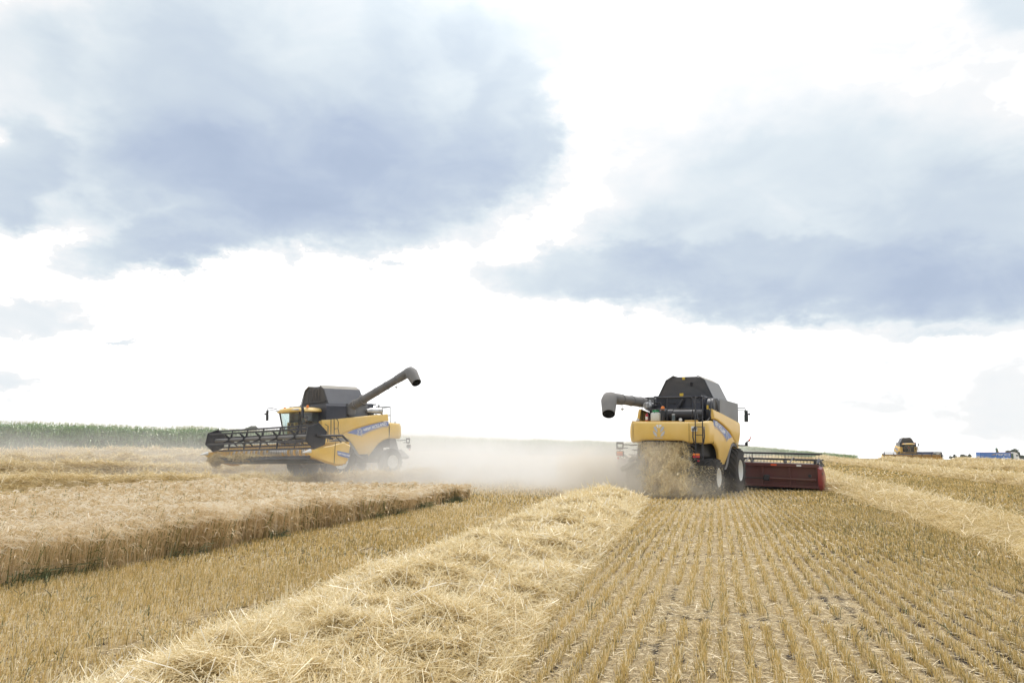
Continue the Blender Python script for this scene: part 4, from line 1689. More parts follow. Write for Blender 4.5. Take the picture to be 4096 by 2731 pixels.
        m.cyl((-1.2, -3.2, 3.85), (-1.2, -3.2, 4.1), .07, n=12)
        m.build('muffler', SILV, root)
        # rotary dust screen on the right flank
        m = MB()
        m.cyl((1.34, -2.95, 3.48), (1.56, -2.95, 3.48), .56, n=40)
        for k in range(6):
            m.lathe([(1.562, .50 - k * .07), (1.572, .49 - k * .07), (1.562, .48 - k * .07)], c=(0, -2.95, 3.48), n=36)
        m.cyl((1.57, -2.95, 3.48), (1.62, -2.95, 3.48), .09, n=14)
        m.box((1.62, -2.95, 3.2), (.03, .10, .6))
        m.build('dust_screen', BLK, root)
        m = MB()
        m.box((1.638, -2.95, 3.16), (.006, .07, .42))
        m.build('warning_sticker', DWHT, root)
        # hand rails over the deck
        m = MB()
        top = [(-1.05, -3.1, 4.0), (-1.05, -4.2, 4.0), (-.9, -4.35, 4.0), (.95, -4.35, 4.0), (1.05, -4.38, 3.93), (1.28, -4.45, 3.05)]
        m.tube(top, .022, n=8)
        m.tube([(-1.05, -3.1, 3.5), (-1.05, -4.2, 3.5), (-.9, -4.35, 3.5), (1.1, -4.37, 3.5)], .020, n=8)
        for p in ((-1.05, -3.1), (-.88, -4.35), (-.05, -4.35)):
            m.tube([(p[0], p[1], 2.95), (p[0], p[1], 4.0)], .018, n=8)
        m.tube([(.92, -4.2, 2.97), (1.02, -4.3, 3.48), (1.14, -4.36, 3.6)], .018, n=8)
        m.tube([(1.25, -3.3, 4.05), (1.52, -3.4, 4.0), (1.56, -3.5, 3.9), (1.56, -3.7, 3.2), (1.5, -4.0, 3.0)], .022, n=8)
        m.tube([(-1.62, -3.1, 3.0), (-1.62, -3.1, 3.9)], .018, n=8)
        m.build('guard_rail', BLK, root)
        # rear ladder
        lad = empty('ladder', (1.42, -4.88, 0), root)
        for s, zt in ((-.14, 3.97), (.15, 3.92)):
            m = MB()
            m.tube([(s, .35, zt - .02), (s, .12, zt), (s * 1.0, .04, zt - .12), (s, .0, 3.0), (s, .0, 1.42)], .022, n=8)
            m.build('stringer', BLK, lad)
        for k in range(8):
            m = MB()
            z = 1.46 + k * .325
            m.box((.005, .0, z), (.27, .035, .03), bev=.006)
            m.build('rung', BLK, lad)
        m = MB()
        for s in (-1, 1):
            x0 = 1.42 + s * .19
            m.tube([(x0, -4.80, 2.75), (x0 + s * .03, -4.92, 2.65), (x0 + s * .04, -4.94, 2.35), (x0, -4.90, 2.15), (x0 - .08, -4.8, 2.08)], .028, n=8)
        m.build('ladder_handle', BLK, root)
        # deck beacon on its post
        m = MB()
        m.box((-.29, -4.2, 3.22), (.16, .12, .50), bev=.03)
        m.build('beacon_post', BLK, root)
        m = MB()
        m.lathe([(0, .085), (.10, .08), (.15, .05), (.165, .001)], c=(-.29, -4.2, 3.48), axis='z', n=16)
        m.build('beacon', ORG, root)
        for (x, y, z) in ((.55, -4.42, 3.06), (-1.35, -4.3, 3.05)):
            m = MB()
            m.lathe([(-.05, .03), (0, .065), (.05, .07), (.052, .001)], c=(x, y, z), axis='y', n=14)
            m.v = [(v[0], 2 * y - v[1], v[2]) for v in m.v]
            m.build('work_light', LAMP, root)
        # tail lights on brackets
        for s, x in ((1, 1.30), (-1, -1.95)):
            m = MB()
            z = 1.62
            if s > 0:
                m.tube([(.86, -4.6, 2.02), (1.12, -4.75, 2.03), (1.24, -4.8, 1.98), (1.26, -4.82, 1.74)], .022, n=8)
                m.tube([(.90, -4.6, 1.90), (1.05, -4.72, 1.90), (1.12, -4.8, 1.82), (1.13, -4.82, 1.70)], .020, n=8)
                m.tube([(.8, -4.7, 1.18), (1.5, -4.75, 1.02)], .022, n=6)
            else:
                m.box((-2.0, -4.75, 2.06), (.30, .05, .09))
                m.box((-2.0, -4.75, 1.84), (.30, .05, .09))
                m.box((-2.13, -4.75, 1.95), (.04, .05, .24))
                m.box((-1.86, -4.75, 1.95), (.04, .05, .24))
                m.tube([(-1.86, -4.75, 2.0), (-1.65, -4.7, 2.0), (-1.55, -4.6, 1.98), (-1.3, -4.5, 2.0)], .025, n=8)
                m.tube([(-1.86, -4.75, 1.86), (-1.65, -4.7, 1.86)], .018, n=8)
                m.tube([(-2.0, -4.75, 1.8), (-1.97, -4.78, 1.7)], .018, n=6)
            m.box((x, -4.84, z), (.36, .07, .22), bev=.05)
            m.tube([(x, -4.84, z - .1), (x + .06, -4.84, z - .22)], .012, n=6)
            m.build('light_bracket', BLK, root)
            m = MB()
            m.box((x, -4.885, z + .045), (.28, .03, .075), bev=.012)
            m.build('tail_light', ORG, root)
            m = MB()
            m.box((x, -4.885, z - .045), (.28, .03, .085), bev=.012)
            m.build('tail_light', REDL, root)
            m = MB()
            m.cyl((x + .08 * s, -4.85, z - .19), (x + .08 * s, -4.87, z - .19), .05, n=18)
            m.build('reflector', REDL, root)
    # ---- grain tank
    m = MB()
    m.prism([(-1.60, 3.15), (1.60, 3.15), (1.60, 3.95), (1.52, 4.08), (-1.52, 4.08), (-1.60, 3.95)], -.55, .78, 'y')
    m.build('grain_tank', NAVY, root, smooth=25)
    m = MB()
    m.prism([(-1.22, 3.15), (1.60, 3.15), (1.60, 3.95), (1.52, 4.08), (-1.22, 4.08)], -2.35, -.551, 'y')
    m.build('tank_rear_box', SHEENP if not far else TANK, root, smooth=25)
    m = MB()
    m.box((1.606, -.66, 3.62), (.012, 3.3, .90))
    m.build('tank_side_panel', SHEENP, root)
    sheet = []
    P = dict(b=(1.29, 4.06, .42, -2.07), k=(.862, 4.96, .45, -2.0), t=(.55, 5.14, .43, -1.96))
    bw, bz, bf, br = P['b']
    kw, kz, kf, kr = P['k']
    tw, tz, tf, tr = P['t']
    for nm, yb, yk, yt in (('front_cover', bf, kf, tf), ('rear_cover', br, kr, tr)):
        m = MB()
        pts = [(-bw, yb, bz), (bw, yb, bz), (kw, yk, kz), (tw, yt, tz - .04), (-tw, yt, tz - .04), (-kw, yk, kz)]
        if nm == 'rear_cover':
            vs = pts + [(.23, yk, 4.65), (.37, yk, 4.65), (.37, yk, 4.84), (.23, yk, 4.84)]
            m.add(vs, [(0, 1, 7, 6), (1, 2, 8, 7), (2, 3, 8), (3, 4, 9, 8), (4, 5, 9), (5, 0, 6, 9)])
        else:
            m.add(pts, [(0, 1, 2, 3, 4, 5)])
        o = m.build(nm, TANK, root, smooth=0)
        md = o.modifiers.new('thickness', 'SOLIDIFY')
        md.thickness = .02
    for s in (-1, 1):
        m = MB()
        m.add([(s * bw, bf, bz), (s * kw, kf, kz), (s * kw, kr, kz), (s * bw, br, bz)], [(0, 1, 2, 3)])
        o = m.build('side_cover', SHEENP if (s > 0 and not far) else pm_side, root, smooth=0)  # right cover is a lighter copy, light on that side put into its colour
        o.modifiers.new('thickness', 'SOLIDIFY').thickness = .025
        m = MB()
        m.add([(s * (kw + .02), kf + .04, kz + .0), (s * (tw - .02), tf + .06, tz + .03), (s * (tw - .02), tr - .08, tz + .03), (s * (kw + .02), kr - .04, kz)], [(0, 1, 2, 3)])
        o = m.build('top_flap', FLAP, root, smooth=0)
        o.modifiers.new('thickness', 'SOLIDIFY').thickness = .03
        for yy in (kr - .03, kf + .03):
            m = MB()
            m.tube([(s * bw, yy if yy > 0 else br - .03, bz), (s * kw, yy, kz), (s * tw, yy, tz)], .018, n=6)
            m.build('cover_frame', BLK, root)
    m = MB()
    m.box((0, (bf + br) / 2, 4.07), (2.7, 2.6, .06))
    m.build('tank_rim', BLK, root)
    if not far:
        for (x, z, w_, h_, y) in ((-.05, 5.03, .13, .12, -2.03), (.20, 4.20, .16, .12, -3.17), (1.44, 3.62, .07, .16, -3.62)):
            m = MB()
            m.box((x, y, z), (w_, .006, h_))
            m.build('warning_sticker', STICK, root)
        m = MB()
        for xx in np.linspace(-.5, .55, 5):
            m.box((xx, .475, 4.55), (.02, .02, .8))
        m.box((0, .475, 4.25), (2.1, .03, .06))
        m.build('cover_rib', TANK, root)
    # ---- unloading auger
    a0 = Vector((-1.4, -1.0, 3.92))
    dv, Lg = auger_dir
    dv = Vector(dv).normalized()
    m = MB()
    m.lathe([(0, .30), (.35, .30), (.55, .27)], c=(-1.35, -1.0, 3.50), axis='z', n=24)
    e0 = a0 + dv * .1
    m.tube([(-1.35, -1.0, 3.45), (-1.36, -1.0, 3.72), tuple(a0 + dv * .05), tuple(a0 + dv * .5)], .25, n=20)
    for q in (.35, .95):
        c = a0 + dv * q
        m.cyl(c, c + dv * .05, .30, n=24)
        for k in range(16):
            pass
    b = a0 + dv * (Lg - .75)
    m.cyl(a0 + dv * .2, b, .235, .205, n=28)
    for q in (.45, .62, .80):
        c = a0 + dv * Lg * q
        m.cyl(c, c + dv * .03, .235, n=28)
    m.build('auger_tube', AUGG, root, smooth=50)
    m = MB()
    c = a0 + dv * (Lg - .72)
    m.cyl(c, c + dv * .35, .24, n=28)
    e = a0 + dv * Lg
    dn = Vector((0, 0, -1))
    hz = Vector((dv.x, dv.y, 0)).normalized()
    # elbow then flared spout
    sd = Vector(spout).normalized() if spout else (dn * .70 + hz * .70).normalized()
    pts = [c + dv * .2, c + dv * .48, e - dv * .08, e + dv * .06 + sd * .05, e + dv * .10 + sd * .18, e + dv * .10 + sd * .50, e + dv * .10 + sd * .90]
    if far:
        pts = [c + dv * .2, c + dv * .5, e]
    m.tube(pts, [.235, .25, .27, .31, .33, .30, .265][:len(pts)], n=28)
    o = m.build('auger_spout', AUGG, root, smooth=50)
    # black disc over the spout end, the mouth's inner shade as colour
    m = MB()
    q = pts[-1]
    dd = (pts[-1] - pts[-2]).normalized()
    m.cyl(q + dd * .004, q + dd * .008, .245, n=28)
    m.build('spout_mouth_shade', VOID, root)
    if not far:
        m = MB()
        w0 = a0 + dv * (Lg - .95) + Vector((0, 0, -.24))
        m.cyl(w0, w0 + Vector((0, 0, -.12)), .015, n=6)
        m.lathe([(-.05, .03), (.0, .07), (.04, .075), (.042, .001)], c=tuple(w0 + Vector((0, 0, -.17))), axis='z', n=14)
        m.build('work_light', LAMP, root)
    # ---- cab
    cabx, y0, y1 = .94, .80, 2.10
    zf, zr = 2.05, 3.66
    cab = empty('cab', (0, 0, 0), root)
    # posts (front ones lean and the screen bows out)
    FP = [(-cabx, y1 - .10), (-.45, y1 + .10), (.45, y1 + .10), (cabx, y1 - .10)]
    m = MB()
    for s in (-1, 1):
        m.tube([(s * (cabx - .12), y1 - .38, zf), (s * (cabx + .0), y1 - .08, zr)], .045, n=8)
        m.box((s * cabx, y0, (zf + zr) / 2), (.09, .10, zr - zf))
    m.box((0, y0 - .05, (zf + zr) / 2), (1.8, .05, zr - zf))
    m.box((0, (y0 + y1) / 2 - .1, zf - .02), (1.8, y1 - y0 + .1, .10))
    m.build('cab_frame', BLK, cab)
    m = MB()
    rows = []
    for k in range(6):
        t = k / 5
        z = lerp(zf + .03, zr, t)
        yy = lerp(y1 - .38, y1 - .08, t ** .8)
        rows.append([(x * lerp(.87, 1.0, t), yy + .16 * (1 - (x / cabx) ** 2), z) for x in np.linspace(-cabx, cabx, 9)])
    m.grid(rows)
    m.build('windscreen', GLASS, cab, smooth=60)
    for s in (-1, 1):
        m = MB()
        m.add([(s * cabx * .97, y0 + .05, zf + .25), (s * (cabx - .11), y1 - .42, zf + .05), (s * cabx, y1 - .12, zr), (s * cabx, y0 + .05, zr)], [(0, 1, 2, 3)])
        m.build('side_window', GLASS, cab, smooth=0)
    # roof
    m = MB()
    rows = []
    for (ins, z) in ((.16, 3.64), (.02, 3.66), (.0, 3.74), (.04, 3.83), (.16, 3.89), (.45, 3.93)):
        r = []
        for k in range(33):
            a = 2 * pi * k / 32
            ca, sa = cos(a), sin(a)
            ex = np.sign(ca) * abs(ca) ** .45 * (1.20 - ins)
            ey = np.sign(sa) * abs(sa) ** .45 * (.92 - ins)
            bow = .12 * (1 - (ex / 1.2) ** 2) if sa > 0 else 0
            dz = -.06 * (abs(ex) / 1.2) ** 2
            r.append((ex, 1.30 + ey + bow, z + dz * (z > 3.7)))
        rows.append(r)
    m.grid(rows)
    m.v += [(0, 1.3, 3.935), (0, 1.3, 3.63)]
    n0 = len(m.v) - 2
    base = 5 * 33
    m.f += [(base + i, base + i + 1, n0) for i in range(32)] + [(i, i + 1, n0 + 1) for i in range(32)]
    m.mi += [0] * 64
    m.build('cab_roof', YEL, cab, smooth=50)
    for s in (-1, 1):
        m = MB()
        m.box((s * .80, 2.19, 3.77), (.52, .10, .10), R=Matrix.Rotation(radians(-12 * s), 3, 'Z'), bev=.04)
        m.build('headlight', LAMP, cab)
        m = MB()
        m.lathe([(0, .07), (.10, .068), (.14, .04), (.15, .001)], c=(s * 1.08, 1.62, 3.86), axis='z', n=14)
        m.build('beacon', ORG, cab)
        m = MB()
        m.tube([(s * 1.15, 2.05, 3.88), (s * 1.35, 2.25, 3.96), (s * 1.62, 2.33, 3.96), (s * 1.66, 2.33, 3.84)], .02, n=6)
        m.tube([(s * 1.15, 2.0, 3.80), (s * 1.35, 2.22, 3.84), (s * 1.62, 2.33, 3.84)], .018, n=6)
        m.box((s * 1.68, 2.33, 3.74), (.16, .08, .20), bev=.02)
        m.box((s * 1.68, 2.33, 3.46), (.18, .08, .36), bev=.02)
        m.cyl((s * 1.75, 2.33, 3.66), (s * 1.84, 2.38, 3.66), .025, .055, n=10)
        m.build('mirror', BLK, cab)
        m = MB()
        m.box((s * 1.68, 2.287, 3.46), (.14, .006, .30))
        m.box((s * 1.68, 2.287, 3.74), (.12, .006, .14))
        m.build('mirror_glass', MIRR, cab)
    m = MB()
    m.box((-.05, 1.0, 2.35), (.5, .45, .5), bev=.06)
    m.box((-.05, .78, 2.85), (.5, .14, .65), bev=.05)
    m.cyl((-.05, 1.55, 2.1), (-.05, 1.42, 2.75), .04, n=8)
    m.lathe([(0, .19), (.02, .205), (.04, .19)], c=(-.05, 1.35, 2.78), axis='z', n=20)
    m.box((.42, 1.55, 3.0), (.24, .06, .20), bev=.02)
    m.tube([(.42, 1.52, 2.9), (.50, 1.45, 2.5), (.45, 1.3, 2.1)], .018, n=6)
    m.box((.45, 1.05, 2.5), (.2, .6, .3), bev=.05)
    m.build('cab_interior', TEAL, cab)
    # platform, front ladder and yellow skirts under the cab
    m = MB()
    m.box((0, 1.55, 1.93), (2.3, .75, .16), bev=.04)
    m.box((-1.36, .72, 2.45), (.5, .45, 1.4), bev=.03)
    m.box((1.36, .72, 2.45), (.5, .45, 1.4), bev=.03)
    m.build('front_panel', YEL, root)
    for zz, hh_ in ((2.75, .32), (2.35, .10)):
        m = MB()
        m.box((-1.40, .955, zz), (.22, .01, hh_))
        m.build('panel_vent', VOID, root)
    for s in (-1, 1):
        m = MB()
        m.lathe([(0, .03), (.04, .055), (.06, .055), (.062, .001)], c=(s * .95, 1.93, 1.93), axis='y', n=12)
        m.build('work_light', LAMP, root)
    m = MB()
    m.box((-1.55, 1.3, 1.92), (.8, .8, .06))
    for yy in (.92, 1.68):
        m.tube([(-1.92, yy, 1.92), (-1.95, yy, 2.85), (-1.93, (yy + 1.3) / 2, 2.95)], .02, n=6)
    m.tube([(-1.2, 1.72, 1.92), (-1.2, 1.75, 2.95), (-1.3, 1.75, 3.02), (-1.8, 1.7, 3.02), (-1.92, 1.68, 2.9)], .02, n=6)
    m.tube([(-1.93, .92, 2.45), (-1.93, 1.68, 2.45)], .018, n=6)
    m.tube([(-1.9, .70, 2.35), (-1.9, .70, 3.2), (-1.9, .60, 3.3), (-1.9, .50, 3.25), (-1.9, .48, 2.2)], .02, n=6)
    m.tube([(-1.9, .48, 3.28), (-1.9, .28, 3.2), (-1.9, .22, 3.05), (-1.9, .24, 2.72), (-1.9, .45, 2.7)], .02, n=6)
    m.tube([(-1.9, .24, 2.72), (-1.9, .16, 2.4), (-1.88, .2, 2.1)], .018, n=6)
    m.build('platform_rail', BLK, root)
    # feeder house
    m = MB()
    z1 = base_z + .45
    m.prism([(.5, 1.75), (2.1, z1 + .42), (2.1, z1 - .35), (.5, .95)], -.62, .62, 'x')
    m.build('feeder_house', YELCLEAN if style == 'yellow' else BLK, root)
    make_header(root, style, base_z, tilt, W=W, far=far)
    # side marker arm
    if not far:
        m = MB()
        m.tube([(1.5, .75, 2.12), (1.95, .85, 2.12), (2.0, .85, 2.3)], .03, n=6)
        m.box((1.98, .85, 2.18), (.12, .08, .16))
        m.tube([(1.98, .85, 2.25), (2.10, .86, 2.36)], .025, n=6)
        m.build('marker_arm', BLK, root)
        m = MB()
        m.box((2.12, .86, 2.38), (.06, .05, .09))
        m.build('marker_light', ORR, root)
        m = MB()
        m.box((2.17, .86, 2.48), (.03, .04, .11))
        m.build('marker_light', REDL, root)
    return root


pm_side = pm('side_cover_sheet', (.075, .08, .10), .42, dust=.6, nscale=1.0, dustcol=(.18, .18, .19), var=.2, spec=.6)
FLAP = pm('flap_sheet', (.26, .25, .23), .5, dust=.7, nscale=1.5, dustcol=(.34, .31, .26), var=.1)
VOID2 = pm('chassis_black', (.010, .011, .014), .6, dust=.12, nscale=3, dustcol=(.10, .085, .07), var=.3)  # deeper, less dusty black than the other steel, for chassis and inner body
VOID = pm('opening_shade', (.006, .006, .006), .9, spec=.1)  # near-black for openings, their inner shade put into the colour


def sk_body(name, joints, edges, mat, parent=None):
    """continuous body: skin modifier over a joint graph. joints: name->(pos, radius)"""
    me = bpy.data.meshes.new(name)
    ks = list(joints)
    me.from_pydata([joints[k][0] for k in ks], [(ks.index(a), ks.index(b)) for a, b in edges], [])
    o = bpy.data.objects.new(name, me)
    COL.objects.link(o)
    md = o.modifiers.new('skin', 'SKIN')
    for i, k in enumerate(ks):
        r = joints[k][1]
        r = r if isinstance(r, tuple) else (r, r)
        me.skin_vertices[0].data[i].radius = r
    me.skin_vertices[0].data[0].use_root = True
    o.modifiers.new('smooth', 'SUBSURF').levels = 2
    o.modifiers['smooth'].render_levels = 2
    me.materials.append(mat)
    if parent:
        o.parent = parent
    return o


def make_driver(comb, shirt, label):
    mw = Matrix.LocRotScale(comb.location, comb.rotation_euler, None)
    root = empty('person')
    root.rotation_mode = comb.rotation_mode
    root.rotation_euler = comb.rotation_euler
    root.location = mw @ Vector((-.05, 1.0, 2.60))
    tag(root, label, 'person')
    J = {'pelvis': ((0, 0, .06), .14), 'waist': ((0, .0, .22), (.145, .11)), 'chest': ((0, -.03, .42), (.17, .12)), 'neck0': ((0, -.03, .56), .07), 'neck': ((0, -.01, .62), .052),
         'head': ((0, .01, .70), .085), 'crown': ((0, .01, .80), .075)}
    E = [('pelvis', 'waist'), ('waist', 'chest'), ('chest', 'neck0'), ('neck0', 'neck'), ('neck', 'head'), ('head', 'crown')]
    for s, n in ((-1, 'l'), (1, 'r')):
        J.update({n + 'sh': ((s * .19, -.02, .50), .062), n + 'el': ((s * .27, .12, .27), .045), n + 'wr': ((s * .17, .33, .25), .030), n + 'ha': ((s * .15, .40, .26), (.042, .022)),
                  n + 'hip': ((s * .10, .05, .05), .10), n + 'kn': ((s * .15, .47, .06), .065), n + 'an': ((s * .15, .55, -.36), .042), n + 'to': ((s * .15, .72, -.40), .035)})
        E += [('chest', n + 'sh'), (n + 'sh', n + 'el'), (n + 'el', n + 'wr'), (n + 'wr', n + 'ha'), ('pelvis', n + 'hip'), (n + 'hip', n + 'kn'), (n + 'kn', n + 'an'), (n + 'an', n + 'to')]
        for k in range(4):
            J[n + 'f%d' % k] = ((s * (.12 + .018 * k), .455, .285 - .01 * k), .011)
            J[n + 'g%d' % k] = ((s * (.12 + .018 * k), .475, .25 - .01 * k), .010)
            E += [(n + 'ha', n + 'f%d' % k), (n + 'f%d' % k, n + 'g%d' % k)]
        J[n + 'th'] = ((s * .10, .41, .28), .012)
        E.append((n + 'ha', n + 'th'))
    # nose
    J['nose'] = ((0, .105, .70), .016)
    E.append(('head', 'nose'))
    b = sk_body('body', J, E, SKIN, root)
    # clothing follows torso, arms and legs
    cl = {'a': ((0, .0, .02), .15), 'b': ((0, .0, .22), (.158, .122)), 'c': ((0, -.03, .43), (.182, .132)), 'd': ((0, -.03, .55), .085)}
    ce = [('a', 'b'), ('b', 'c'), ('c', 'd')]
    for s, n in ((-1, 'l'), (1, 'r')):
        cl.update({n + 's': ((s * .19, -.02, .50), .072), n + 'e': ((s * .255, .09, .31), .058)})
        ce += [('c', n + 's'), (n + 's', n + 'e')]
    sk_body('shirt', cl, ce, shirt, root)
    h = MB()
    h.lathe([(.70, .100), (.76, .108), (.82, .098), (.87, .06), (.885, .001)], c=(0, -.012, 0), axis='z', n=18)
    h.build('hair', HAIR, root)
    return root


HC = CAMH - 1.70
COMB_R = make_combine((8.706, 32.394, .01, 31.196, 1.45, -.377), 'yellow combine seen from behind with red header, throwing straw', 'red',
                      ((-.71, -4.0, .0), 4.45), .27, 0.0, 'combine harvesters working the field', spout=(.24, -.58, -.78))
COMB_L = make_combine((-10.711, 38.887, .33, 219.176, .687, -1.972), 'yellow combine facing left with raised yellow header and unloading auger lifted high', 'yellow',
                      ((-4.1, -.75, 1.70), 4.45), .93, radians(12), 'combine harvesters working the field', spout=(-.62, .12, -.72))
COMB_F = make_combine(((3610 - 2048) / 2730.67 * 150, 150, .02, 196.8, 0, 0), 'small distant combine on the horizon driving towards the viewer with a long header', 'yellow',
                      ((.05, -1, .03), 4.3), .45, radians(2), 'combine harvesters working the field', far=True, W=10.9)
make_driver(COMB_L, SHIRT, 'driver in a brown shirt at the wheel of the left combine')
make_driver(COMB_F, REDSH, 'driver in a red shirt seated in the cab of the distant combine')


def on(comb, p):
    return Matrix.LocRotScale(comb.location, comb.rotation_euler, None) @ Vector(p)


def loose(comb, name, p, label, cat):
    r = empty(name, on(comb, p))
    r.rotation_mode = comb.rotation_mode
    r.rotation_euler = comb.rotation_euler
    tag(r, label, cat)
    return r


r = loose(COMB_R, 'water_jug', (-.60, -4.2, 3.0), 'big white plastic jug with green lid on the rear deck behind the railing', 'jug')
m = MB()
m.lathe([(0, .001), (0, .20), (.02, .215), (.28, .215), (.34, .20), (.40, .10), (.43, .09)], axis='z', n=24)
m.build('jug_body', PLW, r)
m = MB()
m.lathe([(.40, .12), (.40, .15), (.47, .15), (.475, .001)], axis='z', n=24)
m.build('lid', GRN, r)
m = MB()
m.tube([(-.02, -.13, .40), (0, -.19, .36), (.02, -.13, .30)], .015, n=6)
m.build('handle', GRN, r)
r = loose(COMB_R, 'fire_extinguisher', (-.98, -4.2, 3.0), 'red fire extinguisher with white sticker standing left of the white jug', 'fire extinguisher')
m = MB()
m.lathe([(0, .001), (0, .075), (.25, .078), (.30, .05), (.33, .025), (.36, .025)], axis='z', n=18)
m.build('cylinder', REDL, r)
m = MB()
m.box((0, -.06, .13), (.10, .05, .14), bev=.01)
m.build('label', DWHT, r)
m = MB()
m.box((0, 0, .37), (.05, .10, .03))
m.tube([(.02, 0, .35), (.09, 0, .30), (.09, 0, .10)], .01, n=6)
m.build('valve', BLK, r)
r = loose(COMB_R, 'glass_jar', (.20, -4.3, 3.0), 'tall dark filter bowl jar standing before the round air cleaner', 'jar')
m = MB()
m.lathe([(0, .001), (0, .075), (.22, .078), (.26, .06)], axis='z', n=18)
m.build('jar_body', MIRR, r)
m = MB()
m.lathe([(.26, .07), (.31, .07), (.315, .001)], axis='z', n=18)
m.build('lid', SILV, r)


# ------------------------------------------------------------------ straw leaving the machine, straw caught on the table
def fling(name, N, src, label, tint=(.3, .95), w=.008, L=(.05, .28)):
    P, v = src(N)
    N = len(P)
    a = v / (np.linalg.norm(v, axis=1, keepdims=True) + 1e-9)
    d = a + rng.normal(0, .75, P.shape)
    d /= np.linalg.norm(d, axis=1, keepdims=True)
    l = (L[0] + (L[1] - L[0]) * rng.random(N) ** 1.6)[:, None]
    M = np.array(Matrix.LocRotScale(COMB_R.location, COMB_R.rotation_euler, None))
    bend = rng.normal(0, .12, P.shape) * l
    pts = np.stack([P - d * l / 2, P + bend, P + d * l / 2], 1)
    pts = pts @ M[:3, :3].T + M[:3, 3]
    V, F, T = ribbons(pts, w * (.6 + .8 * rng.random(N)), tint[0] + (tint[1] - tint[0]) * rng.random(N))
    o = raw_mesh(name, V, F, ST_SW, T)
    tag(o, label, 'straw', kind='stuff')


def curtain(N):
    t = rng.random(N) ** .8
    x0 = -1.15 + 1.9 * rng.random(N)
    z = 2.12 - 2.0 * t ** 1.25
    y = -4.15 - .35 * rng.random(N) - 1.7 * t + rng.normal(0, .14, N) * (1 + 1.5 * t)
    x = x0 + t * .62 * (.95 - x0) + rng.normal(0, .10, N) * (1 + 2.2 * t)
    clump = fbm(x * 4.2 - z * 1.2, z * 1.7 + y, 3, 3)
    k = (clump + .22 - .55 * t * rng.random(N)) > -.10
    P = np.stack([x, y, np.maximum(z, .05)], 1)
    P, t = P[k], t[k]
    N = len(P)
    v = np.stack([np.full(N, .18), -.6 - .1 * t, -.6 - 1.2 * t], 1)
    return P, v


fling('falling_straw', 23000, curtain, 'dense curtain of straw falling from the rear hood', w=.012, tint=(.25, .9))


def chute(N):
    t = rng.random(N)
    x = .95 - .95 * t + rng.normal(0, .07, N)
    y = -4.85 - .45 * t + rng.normal(0, .09, N)
    z = 1.26 - .18 * t - .25 * t * t + rng.normal(0, .07, N)
    return np.stack([x, y, z], 1), np.stack([np.full(N, -.8), np.full(N, -.3), np.full(N, -.2)], 1)


fling('straw_clump', 3200, chute, 'wad of straw hanging over the chaff spreader', tint=(.5, 1.0), w=.012, L=(.08, .3))


def chaff(N):
    a = rng.random(N)
    x = -.3 + 2.2 * rng.random(N) ** .8
    y = -3.6 - 1.9 * rng.random(N)
    z = .08 + 1.15 * rng.random(N) ** 1.5
    x += rng.normal(0, .2, N)
    return np.stack([x, y, z], 1), np.stack([np.full(N, .5), np.full(N, -.5), np.full(N, .1)], 1)


fling('flying_chaff', 9000, chaff, 'fine chaff blowing about the rear wheel', tint=(.4, 1.0), w=.010, L=(.015, .05))


def header_straw():
    M = np.array(Matrix.LocRotScale(COMB_L.location, COMB_L.rotation_euler, None) @ Matrix.Translation((0, 2.1, .93)) @ Matrix.Rotation(radians(12), 4, 'X'))
    for (cx_, cy_, cz_, sx_, sy_, sz_, N, lb) in ((3.9, 1.95, -.16, .28, .16, .17, 3000, 'ragged bunch of straw hanging off the left end of the raised knife'),
                                                   (1.4, 1.80, .02, .9, .18, .07, 4500, 'heap of cut straw lying on the middle of the raised table')):
        x = cx_ + rng.normal(0, sx_, N)
        y = cy_ + rng.normal(0, sy_, N) * .7
        z = cz_ + rng.normal(0, sz_, N) * np.exp(-((x - cx_) / sx_ / 1.6) ** 2) + (.05 * vnoise(x * 3, y * 3, 3))
        P = np.stack([x, y, z], 1)
        d = rng.normal(0, 1, (N, 3)) * [1, .8, .6] + [-.6, .3, -.3]
        d /= np.linalg.norm(d, axis=1, keepdims=True)
        l = (.12 + .25 * rng.random(N))[:, None]
        pts = np.stack([P - d * l / 2, P + rng.normal(0, .02, P.shape), P + d * l / 2], 1)
        pts = pts @ M[:3, :3].T + M[:3, 3]
        V, F, T = ribbons(pts, .014 * (.6 + .8 * rng.random(N)), rng.random(N) * .8)
        tag(raw_mesh('straw_bunch', V, F, ST_SW, T), lb, 'straw', kind='stuff')


header_straw()


